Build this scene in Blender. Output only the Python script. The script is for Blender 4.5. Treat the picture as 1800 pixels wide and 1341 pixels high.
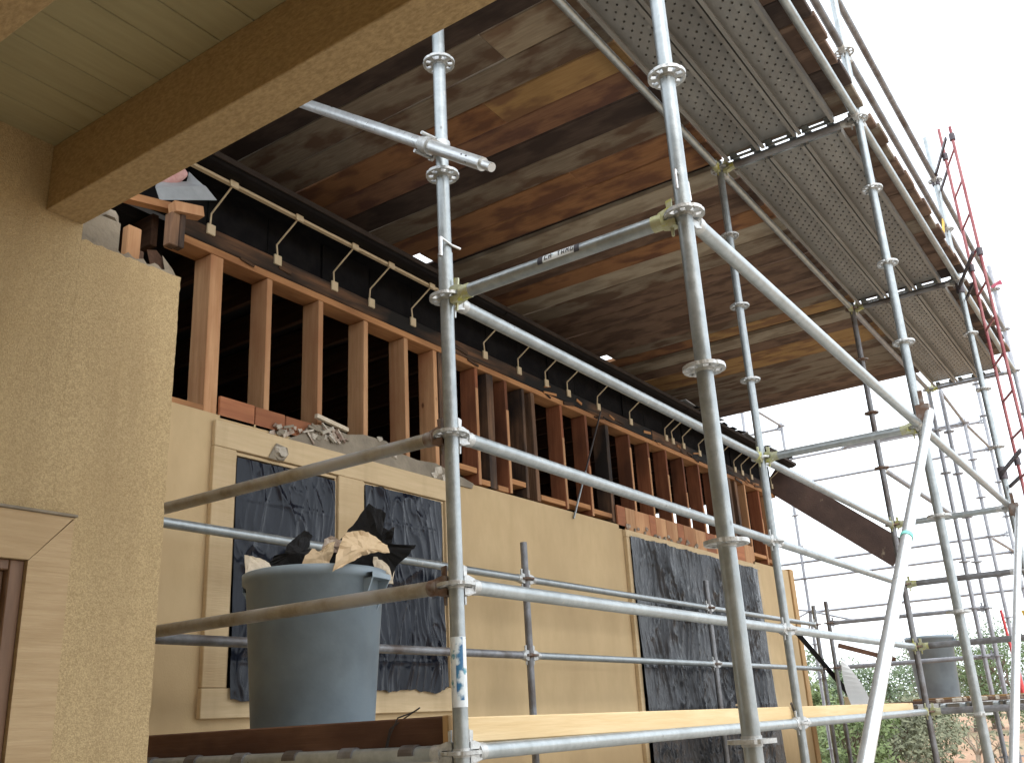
import bpy, math, random
from math import radians, sin, cos, pi
from mathutils import Vector, Matrix
random.seed(11)
S = bpy.context.scene
for o in list(bpy.data.objects): bpy.data.objects.remove(o)

# ------------------------------------------------------------------ camera
cam = bpy.data.objects.new('camera', bpy.data.cameras.new('camera'))
S.collection.objects.link(cam); S.camera = cam
cam.data.sensor_fit = 'HORIZONTAL'; cam.data.sensor_width = 36.0
cam.data.lens = 1691.2 * 36 / 1800
cam.data.clip_start = 0.05; cam.data.clip_end = 2000
_r = Vector((0.56891917, -0.82069048, -0.05289721))
_d = Vector((0.24845841, 0.2328392, -0.94024163))
_f = Vector((0.7839639, 0.52177873, 0.33637413))
CAM = Vector((-2.4614, -1.8955, -1.4321))
m = Matrix.Identity(4)
for i in range(3):
    m[i][0] = _r[i]; m[i][1] = -_d[i]; m[i][2] = -_f[i]; m[i][3] = CAM[i]
cam.matrix_world = m

# ------------------------------------------------------------------ sky, sun, exposure
SUN_EL, SUN_AZ = radians(58), radians(200)      # azimuth measured clockwise from +Y
W = bpy.data.worlds.new('World'); S.world = W; W.use_nodes = True
nt = W.node_tree; nt.nodes.clear()
sky = nt.nodes.new('ShaderNodeTexSky'); sky.sky_type = 'NISHITA'; sky.sun_disc = False
sky.sun_elevation = SUN_EL; sky.sun_rotation = SUN_AZ
sky.air_density = 1.0; sky.dust_density = 6.0; sky.ozone_density = 1.0
mx = nt.nodes.new('ShaderNodeMix'); mx.data_type = 'RGBA'; mx.inputs[0].default_value = 0.85
bg = nt.nodes.new('ShaderNodeBackground'); bg.inputs[1].default_value = 0.15
wo = nt.nodes.new('ShaderNodeOutputWorld')
mx.inputs[7].default_value = (6.1, 6.5, 6.85, 1)            # closed even cloud deck over the clear sky
nt.links.new(sky.outputs[0], mx.inputs[6]); nt.links.new(mx.outputs[2], bg.inputs[0]); nt.links.new(bg.outputs[0], wo.inputs[0])
sl = bpy.data.lights.new('sun', 'SUN'); sl.energy = 0.6; sl.angle = radians(40); sl.color = (1, .97, .92)
sun = bpy.data.objects.new('sun', sl); S.collection.objects.link(sun)
sun.rotation_euler = (radians(90) - SUN_EL, 0, -SUN_AZ + pi)
_sd = Vector((sin(SUN_AZ) * cos(SUN_EL), cos(SUN_AZ) * cos(SUN_EL), sin(SUN_EL)))
sun.rotation_euler = _sd.to_track_quat('Z', 'Y').to_euler()
S.view_settings.view_transform = 'Standard'; S.view_settings.look = 'None'
S.view_settings.exposure = 1.42; S.view_settings.gamma = 1.0
S.view_settings.use_curve_mapping = False
S.render.engine = 'CYCLES'
S.cycles.max_bounces = 8; S.cycles.diffuse_bounces = 5

GZ = -2.85                                         # ground level

# ------------------------------------------------------------------ materials
def mk(name, c1, c2=None, scale=8, stretch=(1, 1, 1), rough=.7, metal=0., bump=0., bscale=60, bdist=.01,
       c3=None, s3=1.2, t3=.55, w3=.12, k3=1.0, detail=6, lo=.35, hi=.65, rlo=None, spec=.5, vary=0., bstretch=None):
    """two-tone noise + a third tone in big patches + fine relief; pattern shifts from object to object"""
    M = bpy.data.materials.new(name); M.use_nodes = True
    n = M.node_tree.nodes; L = M.node_tree.links; b = n['Principled BSDF']
    tc = n.new('ShaderNodeTexCoord'); oi = n.new('ShaderNodeObjectInfo')
    mu = n.new('ShaderNodeMath'); mu.operation = 'MULTIPLY'; mu.inputs[1].default_value = 37.0
    L.new(oi.outputs['Random'], mu.inputs[0])
    ad = n.new('ShaderNodeVectorMath'); ad.operation = 'ADD'
    L.new(tc.outputs['Object'], ad.inputs[0]); L.new(mu.outputs[0], ad.inputs[1])
    mp = n.new('ShaderNodeMapping'); mp.inputs['Scale'].default_value = stretch; L.new(ad.outputs[0], mp.inputs[0])
    nz = n.new('ShaderNodeTexNoise'); nz.inputs['Scale'].default_value = scale; nz.inputs['Detail'].default_value = detail
    nz.inputs['Roughness'].default_value = .65
    L.new(mp.outputs[0], nz.inputs[0])
    cr = n.new('ShaderNodeValToRGB'); cr.color_ramp.elements[0].position = lo; cr.color_ramp.elements[1].position = hi
    cr.color_ramp.elements[0].color = (*c1, 1); cr.color_ramp.elements[1].color = (*(c2 or c1), 1)
    L.new(nz.outputs[0], cr.inputs[0]); col = cr.outputs[0]
    if c3:
        n3 = n.new('ShaderNodeTexNoise'); n3.inputs['Scale'].default_value = s3; n3.inputs['Detail'].default_value = 5
        mp3 = n.new('ShaderNodeMapping'); mp3.inputs['Scale'].default_value = tuple(.4 + .6 * s / max(stretch) for s in stretch)
        L.new(ad.outputs[0], mp3.inputs[0]); L.new(mp3.outputs[0], n3.inputs[0])
        r3 = n.new('ShaderNodeValToRGB'); r3.color_ramp.elements[0].position = t3 - w3; r3.color_ramp.elements[1].position = t3 + w3
        L.new(n3.outputs[0], r3.inputs[0])
        kk = n.new('ShaderNodeMath'); kk.operation = 'MULTIPLY'; kk.inputs[1].default_value = k3; L.new(r3.outputs[0], kk.inputs[0])
        x = n.new('ShaderNodeMix'); x.data_type = 'RGBA'; L.new(kk.outputs[0], x.inputs[0]); L.new(col, x.inputs[6])
        x.inputs[7].default_value = (*c3, 1); col = x.outputs[2]
    if vary:
        hs = n.new('ShaderNodeHueSaturation'); mr = n.new('ShaderNodeMapRange')
        mr.inputs[3].default_value = 1 - vary; mr.inputs[4].default_value = 1 + vary
        L.new(oi.outputs['Random'], mr.inputs[0]); L.new(mr.outputs[0], hs.inputs['Value']); L.new(col, hs.inputs['Color']); col = hs.outputs[0]
    L.new(col, b.inputs['Base Color'])
    b.inputs['Roughness'].default_value = rough; b.inputs['Metallic'].default_value = metal
    b.inputs['Specular IOR Level'].default_value = spec
    if rlo is not None:
        mr = n.new('ShaderNodeMapRange'); mr.inputs[1].default_value = .3; mr.inputs[2].default_value = .7
        mr.inputs[3].default_value = rlo; mr.inputs[4].default_value = rough
        L.new(nz.outputs[0], mr.inputs[0]); L.new(mr.outputs[0], b.inputs['Roughness'])
    if bump:
        nb = n.new('ShaderNodeTexNoise'); nb.inputs['Scale'].default_value = bscale; nb.inputs['Detail'].default_value = 4
        src = ad.outputs[0]
        mpb = n.new('ShaderNodeMapping'); mpb.inputs['Scale'].default_value = bstretch or stretch; L.new(src, mpb.inputs[0])
        L.new(mpb.outputs[0], nb.inputs[0])
        bp = n.new('ShaderNodeBump'); bp.inputs['Strength'].default_value = bump; bp.inputs['Distance'].default_value = bdist
        L.new(nb.outputs[0], bp.inputs['Height']); L.new(bp.outputs[0], b.inputs['Normal'])
    return M

def knots(M_, ax, dens=3.2, col=(.10, .035, .018)):
    n = M_.node_tree.nodes; L = M_.node_tree.links; b = n['Principled BSDF']
    src = b.inputs['Base Color'].links[0].from_socket; ad = [q for q in n if q.type == 'VECT_MATH'][0]
    mp = n.new('ShaderNodeMapping'); sc = [1, 1, 1]; sc['xyz'.index(ax)] = .6; mp.inputs['Scale'].default_value = sc
    v = n.new('ShaderNodeTexVoronoi'); v.inputs['Scale'].default_value = dens; L.new(ad.outputs[0], mp.inputs[0]); L.new(mp.outputs[0], v.inputs[0])
    r = n.new('ShaderNodeValToRGB'); r.color_ramp.elements[0].position = .035; r.color_ramp.elements[0].color = (.85, .85, .85, 1); r.color_ramp.elements[1].position = .085; r.color_ramp.elements[1].color = (0, 0, 0, 1)
    L.new(v.outputs['Distance'], r.inputs[0]); x = n.new('ShaderNodeMix'); x.data_type = 'RGBA'; x.inputs[7].default_value = (*col, 1)
    L.new(r.outputs[0], x.inputs[0]); L.new(src, x.inputs[6]); L.new(x.outputs[2], b.inputs['Base Color'])
def streaks(M_, k=.35, col=(.28, .19, .10), sx=5., sz=.35, t=.58):
    """rain streaks and smudges running down a face"""
    n = M_.node_tree.nodes; L = M_.node_tree.links; b = n['Principled BSDF']
    src = b.inputs['Base Color'].links[0].from_socket; ad = [q for q in n if q.type == 'VECT_MATH'][0]
    mp = n.new('ShaderNodeMapping'); mp.inputs['Scale'].default_value = (sx, sx, sz); L.new(ad.outputs[0], mp.inputs[0])
    z = n.new('ShaderNodeTexNoise'); z.inputs['Scale'].default_value = 1.6; z.inputs['Detail'].default_value = 6; L.new(mp.outputs[0], z.inputs[0])
    r = n.new('ShaderNodeValToRGB'); r.color_ramp.elements[0].position = t - .08; r.color_ramp.elements[1].position = t + .16; L.new(z.outputs[0], r.inputs[0])
    m_ = n.new('ShaderNodeMath'); m_.operation = 'MULTIPLY'; m_.inputs[1].default_value = k; L.new(r.outputs[0], m_.inputs[0])
    x = n.new('ShaderNodeMix'); x.data_type = 'RGBA'; x.inputs[7].default_value = (*col, 1)
    L.new(m_.outputs[0], x.inputs[0]); L.new(src, x.inputs[6]); L.new(x.outputs[2], b.inputs['Base Color'])
def wood(name, c1, c2, axis, c3=None, **k):
    st = [14, 14, 14]; st['xyz'.index(axis)] = .9
    k.setdefault('t3', .52); k.setdefault('s3', 3.0)
    return mk(name, c1, c2, scale=k.pop('gs', 2.4), stretch=tuple(st), rough=k.pop('rough', .8), bump=.35, bscale=6, bdist=.004, c3=c3, detail=7, spec=.25, **k)

M = {}
M['galv'] = mk('galvanised_steel', (.33, .365, .375), (.43, .465, .475), scale=34, rough=.45, rlo=.33, metal=.65, bump=.06, bscale=150, c3=(.26, .285, .29), s3=10, t3=.6, k3=.7, vary=.08)
M['galv_glare'] = mk('galvanised_steel_painted_glare', (.60, .63, .64), (.70, .73, .74), scale=30, rough=.36, rlo=.26, metal=.6, bump=.05, bscale=150, c3=(.52, .54, .55), s3=9, t3=.6, k3=.6)  # brighter copy of the steel, paints in the overexposed white of the braces
M['galv_dark'] = mk('weathered_galvanised_steel', (.20, .205, .215), (.28, .285, .30), scale=20, rough=.5, metal=.55, bump=.1, bscale=90, c3=(.12, .10, .09), s3=6, t3=.58, vary=.12)
M['galv_far'] = mk('dull_galvanised_steel', (.30, .31, .34), (.42, .43, .46), scale=10, rough=.55, metal=.5, vary=.1)
M['cast'] = mk('cast_steel', (.42, .43, .43), (.62, .63, .62), scale=40, rough=.5, metal=.7, bump=.15, bscale=160)
M['yellow_cast'] = mk('yellow_dipped_cast_steel', (.40, .40, .20), (.52, .53, .40), scale=25, rough=.5, metal=.35, c3=(.46, .45, .08), s3=24, t3=.60, w3=.05)
M['rust_cast'] = mk('rusty_cast_steel', (.13, .075, .05), (.22, .14, .10), scale=30, rough=.75, metal=.3, c3=(.3, .28, .26), s3=22, t3=.58)
M['tubebrown'] = mk('stained_galvanised_steel', (.27, .235, .18), (.40, .36, .29), scale=18, rough=.5, metal=.55, bump=.08, bscale=100, c3=(.46, .46, .46), s3=5, t3=.55)
M['stucco'] = mk('smooth_sand_stucco', (.54, .40, .225), (.595, .445, .255), scale=5, stretch=(1.6, 1, .7), rough=.92, bump=.3, bscale=150, bdist=.004, c3=(.49, .36, .205), s3=1.6, t3=.56, k3=.75, spec=.2)
M['stucco_rough'] = mk('coarse_sand_stucco', (.365, .27, .143), (.565, .433, .247), scale=190, rough=.95, bump=.6, bscale=210, bdist=.005, c3=(.43, .315, .165), s3=1.3, t3=.6, k3=.55, spec=.15, detail=3)
M['trim'] = mk('painted_trim', (.56, .425, .25), (.63, .485, .30), scale=3, stretch=(1, 1, 14), rough=.85, bump=.3, bscale=14, bdist=.003, spec=.25)
M['trim_v'] = mk('painted_trim_upright', (.56, .425, .25), (.63, .485, .30), scale=3, stretch=(1, 1, 16), rough=.85, bump=.45, bscale=9, bdist=.004, spec=.25, c3=(.48, .35, .20), s3=2.5)
M['trim_porch'] = mk('weathered_porch_trim', (.44, .315, .18), (.52, .385, .23), scale=4, stretch=(1, 1, 14), rough=.9, bump=.5, bscale=10, bdist=.004, spec=.2, c3=(.40, .28, .155), s3=3)
M['beam'] = mk('painted_rough_sawn_beam', (.35, .245, .125), (.48, .345, .185), scale=60, stretch=(1.6, .8, 1.6), rough=.95, bump=.6, bscale=70, bdist=.005, c3=(.33, .225, .115), s3=16, t3=.68, w3=.06, detail=3, spec=.2)
M['soffit'] = mk('painted_soffit_board', (.36, .31, .17), (.41, .355, .20), scale=3, stretch=(1, 10, 10), rough=.8, bump=.15, bscale=10, spec=.25, vary=.04)
M['jambbrown'] = mk('brown_door_jamb', (.13, .065, .03), (.19, .10, .05), scale=4, stretch=(10, 10, 1), rough=.55)
M['glasspane'] = mk('pale_door_panel', (.62, .62, .56), (.66, .66, .60), rough=.4)
M['stud'] = wood('fir_stud', (.44, .235, .115), (.58, .34, .18), 'z', c3=(.36, .16, .075), t3=.56, vary=.16)
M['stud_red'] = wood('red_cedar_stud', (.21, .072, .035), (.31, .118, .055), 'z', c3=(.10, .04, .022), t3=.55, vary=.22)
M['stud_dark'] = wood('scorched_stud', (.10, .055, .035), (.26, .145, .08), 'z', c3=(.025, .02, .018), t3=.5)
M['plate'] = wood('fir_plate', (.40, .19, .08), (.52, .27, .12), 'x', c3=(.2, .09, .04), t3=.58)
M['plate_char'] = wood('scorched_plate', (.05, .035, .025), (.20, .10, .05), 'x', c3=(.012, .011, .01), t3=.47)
M['sheath'] = wood('red_fir_sheathing', (.34, .13, .065), (.46, .19, .09), 'x', c3=(.25, .10, .05), vary=.1)
M['felt'] = mk('black_felt_eave_shade', (.006, .006, .007), (.013, .012, .012), scale=9, rough=.9, bump=.3, bscale=20, bdist=.01, spec=.08)  # black also stands for the shade inside the open eave
M['black_felt'] = mk('torn_black_felt', (.005, .005, .006), (.010, .010, .011), scale=9, rough=.9, bump=.5, bscale=26, bdist=.01)
M['dark_in'] = mk('painted_interior_shade', (.012, .010, .010), (.022, .017, .015), scale=3, rough=.95)  # near black colour paints in the shade of the closed room
M['dark_wood'] = wood('shade_painted_timber', (.045, .022, .012), (.08, .04, .022), 'y')  # timber colour darkened to paint in the indoor shade
M['gutter'] = mk('dark_gutter', (.006, .005, .005), (.012, .010, .010), scale=5, rough=.7, spec=.12)
M['gutter_face'] = mk('gutter_face', (.03, .022, .018), (.048, .037, .03), scale=5, rough=.8, spec=.12)
M['cream'] = mk('cream_paint', (.55, .44, .28), (.62, .50, .33), scale=12, rough=.7)
M['greycoat'] = mk('grey_scratch_coat', (.24, .205, .155), (.31, .265, .20), scale=10, rough=.95, bump=.4, bscale=50, c3=(.2, .17, .13), s3=6)
M['plaster'] = mk('broken_plaster', (.40, .35, .28), (.58, .53, .45), scale=22, rough=.95, bump=.6, bscale=40)
M['rubble'] = mk('plaster_rubble', (.34, .25, .18), (.62, .55, .46), scale=20, rough=.95, bump=.7, bscale=40, c3=(.18, .11, .08), s3=12)
M['poly'] = mk('black_polythene', (.006, .008, .015), (.010, .013, .022), scale=4, rough=.2, rlo=.12, spec=.2, bump=.3, bscale=14, bdist=.012, stretch=(1, 1, .3), bstretch=(2.2, 1, .5))
M['poly_grey'] = mk('greyer_black_polythene', (.022, .024, .028), (.042, .044, .05), scale=5, rough=.27, rlo=.16, spec=.3, bump=.5, bscale=22, bdist=.012, stretch=(1, 1, .25), bstretch=(2.5, 1, .35))  # slightly greyer than the other black sheets
M['bin'] = mk('grey_bin_plastic', (.235, .295, .345), (.27, .335, .385), scale=2.2, rough=.5, spec=.4, c3=(.19, .235, .27), s3=4, t3=.58, bump=.05, bscale=60)
M['board_tan'] = mk('torn_plasterboard_face', (.50, .37, .22), (.58, .44, .28), scale=5, rough=.9, bump=.15)
M['board_pale'] = mk('torn_paper', (.55, .46, .33), (.66, .58, .46), scale=7, rough=.9, bump=.2)
M['toe_new'] = wood('new_pine_board', (.62, .46, .25), (.70, .55, .33), 'x', c3=(.60, .42, .21), s3=2, t3=.6)
M['toe_old'] = wood('dark_wet_board', (.14, .07, .042), (.24, .135, .085), 'y', c3=(.09, .044, .028), s3=4, t3=.5)
M['osb'] = wood('plain_timber_end', (.42, .26, .12), (.50, .33, .16), 'z')
M['red'] = mk('hazed_red_ladder_paint', (.33, .11, .115), (.42, .16, .165), scale=12, rough=.5, c3=(.25, .04, .05), s3=8)  # red paint dulled and lightened, haze put into the colour
M['redbar'] = mk('bright_red_paint', (.6, .05, .06), (.68, .09, .09), rough=.5)
M['clampdark'] = mk('dark_clamp_steel', (.07, .06, .07), (.13, .115, .125), scale=30, rough=.6, metal=.4)
M['deck_steel'] = mk('steel_deck_plank', (.27, .265, .25), (.34, .335, .315), scale=5, stretch=(.4, 3, 3), rough=.5, metal=.4, c3=(.21, .20, .185), s3=2.0, t3=.56, k3=.8, vary=.08)
M['hook'] = mk('bright_hook_steel', (.55, .55, .55), (.75, .75, .75), scale=20, rough=.35, metal=.8)
M['rust_beam'] = mk('brown_stained_rafter', (.050, .028, .022), (.085, .05, .038), scale=4, rough=.7, c3=(.24, .19, .13), s3=7, t3=.69, w3=.03, bump=.2)
M['flash'] = mk('grey_flashing', (.34, .36, .37), (.44, .46, .47), scale=8, rough=.5, metal=.35)
M['pink'] = mk('pink_insulation', (.55, .28, .26), (.68, .42, .38), scale=20, rough=1, bump=.8, bscale=30)
M['white'] = mk('white_plastic', (.72, .74, .74), (.8, .8, .8), rough=.5)
M['sticker_blue'] = mk('worn_blue_sticker', (.02, .10, .28), (.05, .20, .34), scale=35, rough=.45, c3=(.66, .74, .78), s3=26, t3=.52, w3=.06)
M['sticker_white'] = mk('worn_white_sticker', (.66, .72, .76), (.78, .82, .84), scale=40, rough=.5, c3=(.12, .32, .40), s3=30, t3=.64, w3=.04)
M['ink'] = mk('dark_ink', (.03, .03, .04), (.05, .05, .06), rough=.6)
M['yellow'] = mk('yellow_webbing', (.62, .40, .04), (.7, .5, .1), rough=.7)
M['pinktape'] = mk('pink_flagging', (.75, .16, .25), (.8, .25, .33), rough=.6)
M['teal'] = mk('teal_tape', (.15, .55, .48), (.25, .65, .58), rough=.6)
M['wire'] = mk('tie_wire', (.05, .045, .045), (.09, .08, .08), rough=.6, metal=.5)
M['soil'] = mk('red_earth', (.30, .165, .10), (.42, .26, .17), scale=.6, rough=1, bump=.7, bscale=2.5, bdist=.2, c3=(.24, .21, .12), s3=.25, t3=.52)
M['concrete'] = mk('concrete_slab', (.40, .37, .33), (.48, .45, .40), scale=2, rough=.9, bump=.2, bscale=40)
M['shingle'] = mk('roof_shingle', (.06, .055, .05), (.10, .09, .085), scale=9, rough=.95)
M['bark'] = mk('bark', (.10, .075, .055), (.17, .13, .10), scale=6, stretch=(4, 4, 1), rough=.95, bump=.5, bscale=20)
M['bark_pale'] = mk('pale_twigs', (.26, .20, .15), (.34, .28, .21), scale=6, rough=.95)
for i, (a, b_) in enumerate([((.075, .115, .045), (.12, .17, .07)), ((.10, .14, .05), (.16, .21, .08)), ((.13, .14, .085), (.19, .20, .125)), ((.085, .125, .065), (.13, .175, .09))]):
    mm = mk('foliage_%d' % i, a, b_, scale=1.6, rough=.65, spec=.3, lo=.3, hi=.7)  # leaf greens lightened to put distant haze into the colour
    mm.node_tree.nodes['Principled BSDF'].inputs['Subsurface Weight'].default_value = 0
    M['leaf%d' % i] = mm
for _kn, _ka, _kd in (('stud', 'z', 5.5), ('stud_red', 'z', 5), ('toe_new', 'x', 4.5), ('plate', 'x', 4)): knots(M[_kn], _ka, _kd, (.30, .14, .06) if _kn == 'toe_new' else (.12, .04, .02))
streaks(M['stucco'], .26, (.36, .25, .135), 1.7, .5); streaks(M['stucco_rough'], .35, (.26, .18, .095), 3.5); streaks(M['bin'], .25, (.34, .37, .38), 4., .4, .55); streaks(M['trim'], .3); streaks(M['trim_v'], .3)
knots(M['galv'], 'z', 13, (.17, .165, .16)); knots(M['galv'], 'z', 9, (.52, .51, .48)); knots(M['galv_dark'], 'z', 11, (.16, .09, .05)); knots(M['deck_steel'], 'x', 7, (.42, .41, .38))
# deck planks, one tone each
TONES = {
    'gray': ((.17, .135, .10), (.27, .225, .17), (.12, .075, .05)),
    'tan': ((.24, .19, .13), (.34, .28, .20), (.17, .11, .07)),
    'ochre': ((.31, .185, .075), (.40, .255, .11), (.21, .115, .06)),
    'orange': ((.24, .115, .052), (.32, .165, .078), (.145, .068, .04)),
    'redbr': ((.185, .095, .058), (.28, .15, .085), (.13, .065, .048)),
    'dark': ((.055, .038, .032), (.085, .06, .048), (.04, .028, .024)),
    'pale': ((.33, .285, .215), (.43, .375, .29), (.25, .20, .145)),
    'brown': ((.15, .095, .065), (.235, .155, .11), (.10, .062, .045))}
for k, (a, b_, c) in TONES.items():
    M['plk_' + k] = wood('scaffold_plank_' + k, a, b_, 'y', c3=c, s3=7, t3=.53, w3=.07, vary=.08, gs=5.5, lo=.3, hi=.7)
    knots(M['plk_' + k], 'y', 3.4, tuple(q * .45 for q in a)); streaks(M['plk_' + k], .3, tuple(q * .6 for q in a), 2.2, 2.2, .56)

# ------------------------------------------------------------------ mesh helpers
class MB:
    def __init__(s, o=(0, 0, 0)): s.v = []; s.f = []; s.sm = []; s.o = Vector(o)
    def add(s, vs, fs, smooth=False):
        b = len(s.v); s.v += [Vector(v) - s.o for v in vs]; s.f += [tuple(b + i for i in f) for f in fs]; s.sm += [smooth] * len(fs)
    def box(s, a, b):
        x0, x1 = sorted((a[0], b[0])); y0, y1 = sorted((a[1], b[1])); z0, z1 = sorted((a[2], b[2]))
        s.add([(x0, y0, z0), (x1, y0, z0), (x1, y1, z0), (x0, y1, z0), (x0, y0, z1), (x1, y0, z1), (x1, y1, z1), (x0, y1, z1)],
              [(0, 3, 2, 1), (4, 5, 6, 7), (0, 1, 5, 4), (1, 2, 6, 5), (2, 3, 7, 6), (3, 0, 4, 7)]); return s
    def bbox(s, a, b, c=.004):
        """box with chamfered edges"""
        x0, x1 = sorted((a[0], b[0])); y0, y1 = sorted((a[1], b[1])); z0, z1 = sorted((a[2], b[2]))
        lo = (x0, y0, z0); hi = (x1, y1, z1); V = []; idx = {}
        for sx in (0, 1):
            for sy in (0, 1):
                for sz in (0, 1):
                    for ax in range(3):
                        p = []
                        for q, sg in enumerate((sx, sy, sz)):
                            e = hi[q] if sg else lo[q]
                            if q != ax: e += -c if sg else c
                            p.append(e)
                        idx[(sx, sy, sz, ax)] = len(V); V.append(p)
        F = []
        for ax in range(3):
            o = [q for q in range(3) if q != ax]
            for sg in (0, 1):
                cyc = []
                for (i, j) in ((0, 0), (1, 0), (1, 1), (0, 1)):
                    k = [0, 0, 0]; k[ax] = sg; k[o[0]] = i; k[o[1]] = j; cyc.append(idx[(*k, ax)])
                flip = (sg == 0) ^ (ax == 1)
                F.append(tuple(cyc[::-1] if flip else cyc))
        for ax in range(3):                      # edge along ax
            o = [q for q in range(3) if q != ax]
            for i in (0, 1):
                for j in (0, 1):
                    k0 = [0, 0, 0]; k0[o[0]] = i; k0[o[1]] = j; k1 = list(k0); k1[ax] = 1
                    F.append((idx[(*k0, o[0])], idx[(*k1, o[0])], idx[(*k1, o[1])], idx[(*k0, o[1])]))
        for k in [(x, y, z) for x in (0, 1) for y in (0, 1) for z in (0, 1)]:
            F.append((idx[(*k, 0)], idx[(*k, 1)], idx[(*k, 2)]))
        s.add(V, F); return s
    def tube(s, p, q, r, n=16, r2=None, caps=True, smooth=True):
        p = Vector(p); q = Vector(q); d = (q - p).normalized(); r2 = r if r2 is None else r2
        a = d.orthogonal().normalized(); b = d.cross(a)
        ring = [a * cos(2 * pi * i / n) + b * sin(2 * pi * i / n) for i in range(n)]
        A = [p + e * r for e in ring]; B = [q + e * r2 for e in ring]
        s.add(A + B, [(i, (i + 1) % n, n + (i + 1) % n, n + i) for i in range(n)], smooth)
        if caps: s.add(A, [tuple(range(n))[::-1]]); s.add(B, [tuple(range(n))])
        return s
    def path(s, pts, r, n=8):
        for a, b in zip(pts, pts[1:]): s.tube(a, b, r, n)
        return s
    def obox(s, c, u, v, w, a, b, d):
        """box centred c, unit axes u v w, half sizes a b d"""
        c = Vector(c); u = Vector(u) * a; v = Vector(v) * b; w = Vector(w) * d
        P = [c + i * u + j * v + k * w for k in (-1, 1) for (i, j) in ((-1, -1), (1, -1), (1, 1), (-1, 1))]
        s.add(P, [(0, 3, 2, 1), (4, 5, 6, 7), (0, 1, 5, 4), (1, 2, 6, 5), (2, 3, 7, 6), (3, 0, 4, 7)]); return s
    def beam(s, p, q, w, h, up=(0, 0, 1)):
        p = Vector(p); q = Vector(q); d = (q - p); L = d.length; d.normalize()
        side = d.cross(Vector(up)).normalized(); u = side.cross(d)
        return s.obox((p + q) / 2, d, side, u, L / 2, w / 2, h / 2)
    def plate(s, pts, n, t):
        """flat polygon given thickness t along n"""
        n = Vector(n).normalized() * t; A = [Vector(p) for p in pts]; B = [p + n for p in A]; k = len(A)
        s.add(A + B, [tuple(range(k))[::-1], tuple(range(k, 2 * k))] + [(i, (i + 1) % k, k + (i + 1) % k, k + i) for i in range(k)]); return s
    def mesh(s, name, mat):
        me = bpy.data.meshes.new(name); me.from_pydata([tuple(v) for v in s.v], [], s.f)
        me.polygons.foreach_set('use_smooth', s.sm); me.materials.append(M[mat] if isinstance(mat, str) else mat)
        me.update(); return me

def link(name, me, loc=(0, 0, 0), parent=None):
    o = bpy.data.objects.new(name, me); S.collection.objects.link(o)
    if parent: o.parent = parent; o.location = Vector(loc) - parent_world(parent)
    else: o.location = loc
    return o
PW = {}
def parent_world(p):
    v = Vector((0, 0, 0))
    while p: v += p.location; p = p.parent
    return v
def part(name, mb, mat, parent):
    """mesh part of a thing; mb built in world coordinates with origin mb.o"""
    return link(name, mb.mesh(name, mat), mb.o, parent)
def tag(o, label, cat, group=None):
    o['label'] = label; o['category'] = cat
    if group: o['group'] = group
    return o
def thing(name, loc, label, cat, group=None):
    o = bpy.data.objects.new(name, None); S.collection.objects.link(o); o.location = loc; o.empty_display_size = .1
    return tag(o, label, cat, group)
def solo(name, mb, mat, label, cat, group=None):
    return tag(link(name, mb.mesh(name, mat), mb.o), label, cat, group)
def struct(name, mb, mat, parent=None, kind='structure'):
    o = link(name, mb.mesh(name, mat), mb.o, parent)
    if kind and not parent: o['kind'] = kind
    return o

# ------------------------------------------------------------------ setting: ground
def height(x, y):
    d = max(0, math.hypot(x - 4, y) - 16)
    return GZ + .12 * sin(x * .21 + 1) * cos(y * .17) * min(1, d / 6) + min(1.1, d * .018)
g = MB()
xs = [-400, -150, -60] + [-30 + 3 * i for i in range(41)] + [130, 200, 320, 600, 1200]
ys = [-700, -300, -120] + [-60 + 3 * i for i in range(51)] + [140, 260, 500, 900]
nx, ny = len(xs), len(ys)
g.add([(x, y, height(x, y)) for y in ys for x in xs],
      [(j * nx + i, j * nx + i + 1, (j + 1) * nx + i + 1, (j + 1) * nx + i) for j in range(ny - 1) for i in range(nx - 1)], True)
struct('ground', g, 'soil')
struct('patio', MB().box((-7, -6, GZ - .2), (9.6, 2.0, GZ + .03)), 'concrete')

# ------------------------------------------------------------------ the house: stud wall stripped of its stucco
WY = 2.05                                          # front of the studs
house = thing('house', (4.5, 3.5, GZ), 'tan stucco house, its wall top stripped to bare wooden studs', 'house')
FY = 2.03                                          # stucco face
w = MB((4.5, FY, -1))
def wb(x0, x1, z0, z1): w.box((x0, FY, z0), (x1, FY + .14, z1))
wb(-.6, .76, GZ, .178); wb(.76, 2.505, GZ, -1.19); wb(.76, 2.505, -.002, .178); wb(1.508, 1.727, -1.19, -.002)
wb(2.505, 5.11, GZ, .178); wb(5.11, 8.16, .075, .135); wb(8.16, 9.3, GZ, .178)
part('stucco_wall', w, 'stucco', house)
# room behind, its shade painted in as near black
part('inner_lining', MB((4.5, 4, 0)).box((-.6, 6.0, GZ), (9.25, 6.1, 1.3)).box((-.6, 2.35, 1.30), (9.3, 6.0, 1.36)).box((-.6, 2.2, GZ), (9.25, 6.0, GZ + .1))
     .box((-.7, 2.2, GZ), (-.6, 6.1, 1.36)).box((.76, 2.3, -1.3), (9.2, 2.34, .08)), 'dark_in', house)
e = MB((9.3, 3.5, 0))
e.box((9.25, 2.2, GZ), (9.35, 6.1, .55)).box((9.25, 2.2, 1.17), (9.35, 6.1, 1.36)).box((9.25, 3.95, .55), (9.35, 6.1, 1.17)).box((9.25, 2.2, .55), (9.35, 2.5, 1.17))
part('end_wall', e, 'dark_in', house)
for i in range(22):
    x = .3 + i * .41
    part('ceiling_joist', MB((x, 4, 1.2)).bbox((x, 2.22, 1.10), (x + .04, 5.95, 1.29), .003), 'dark_wood', house)
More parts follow.
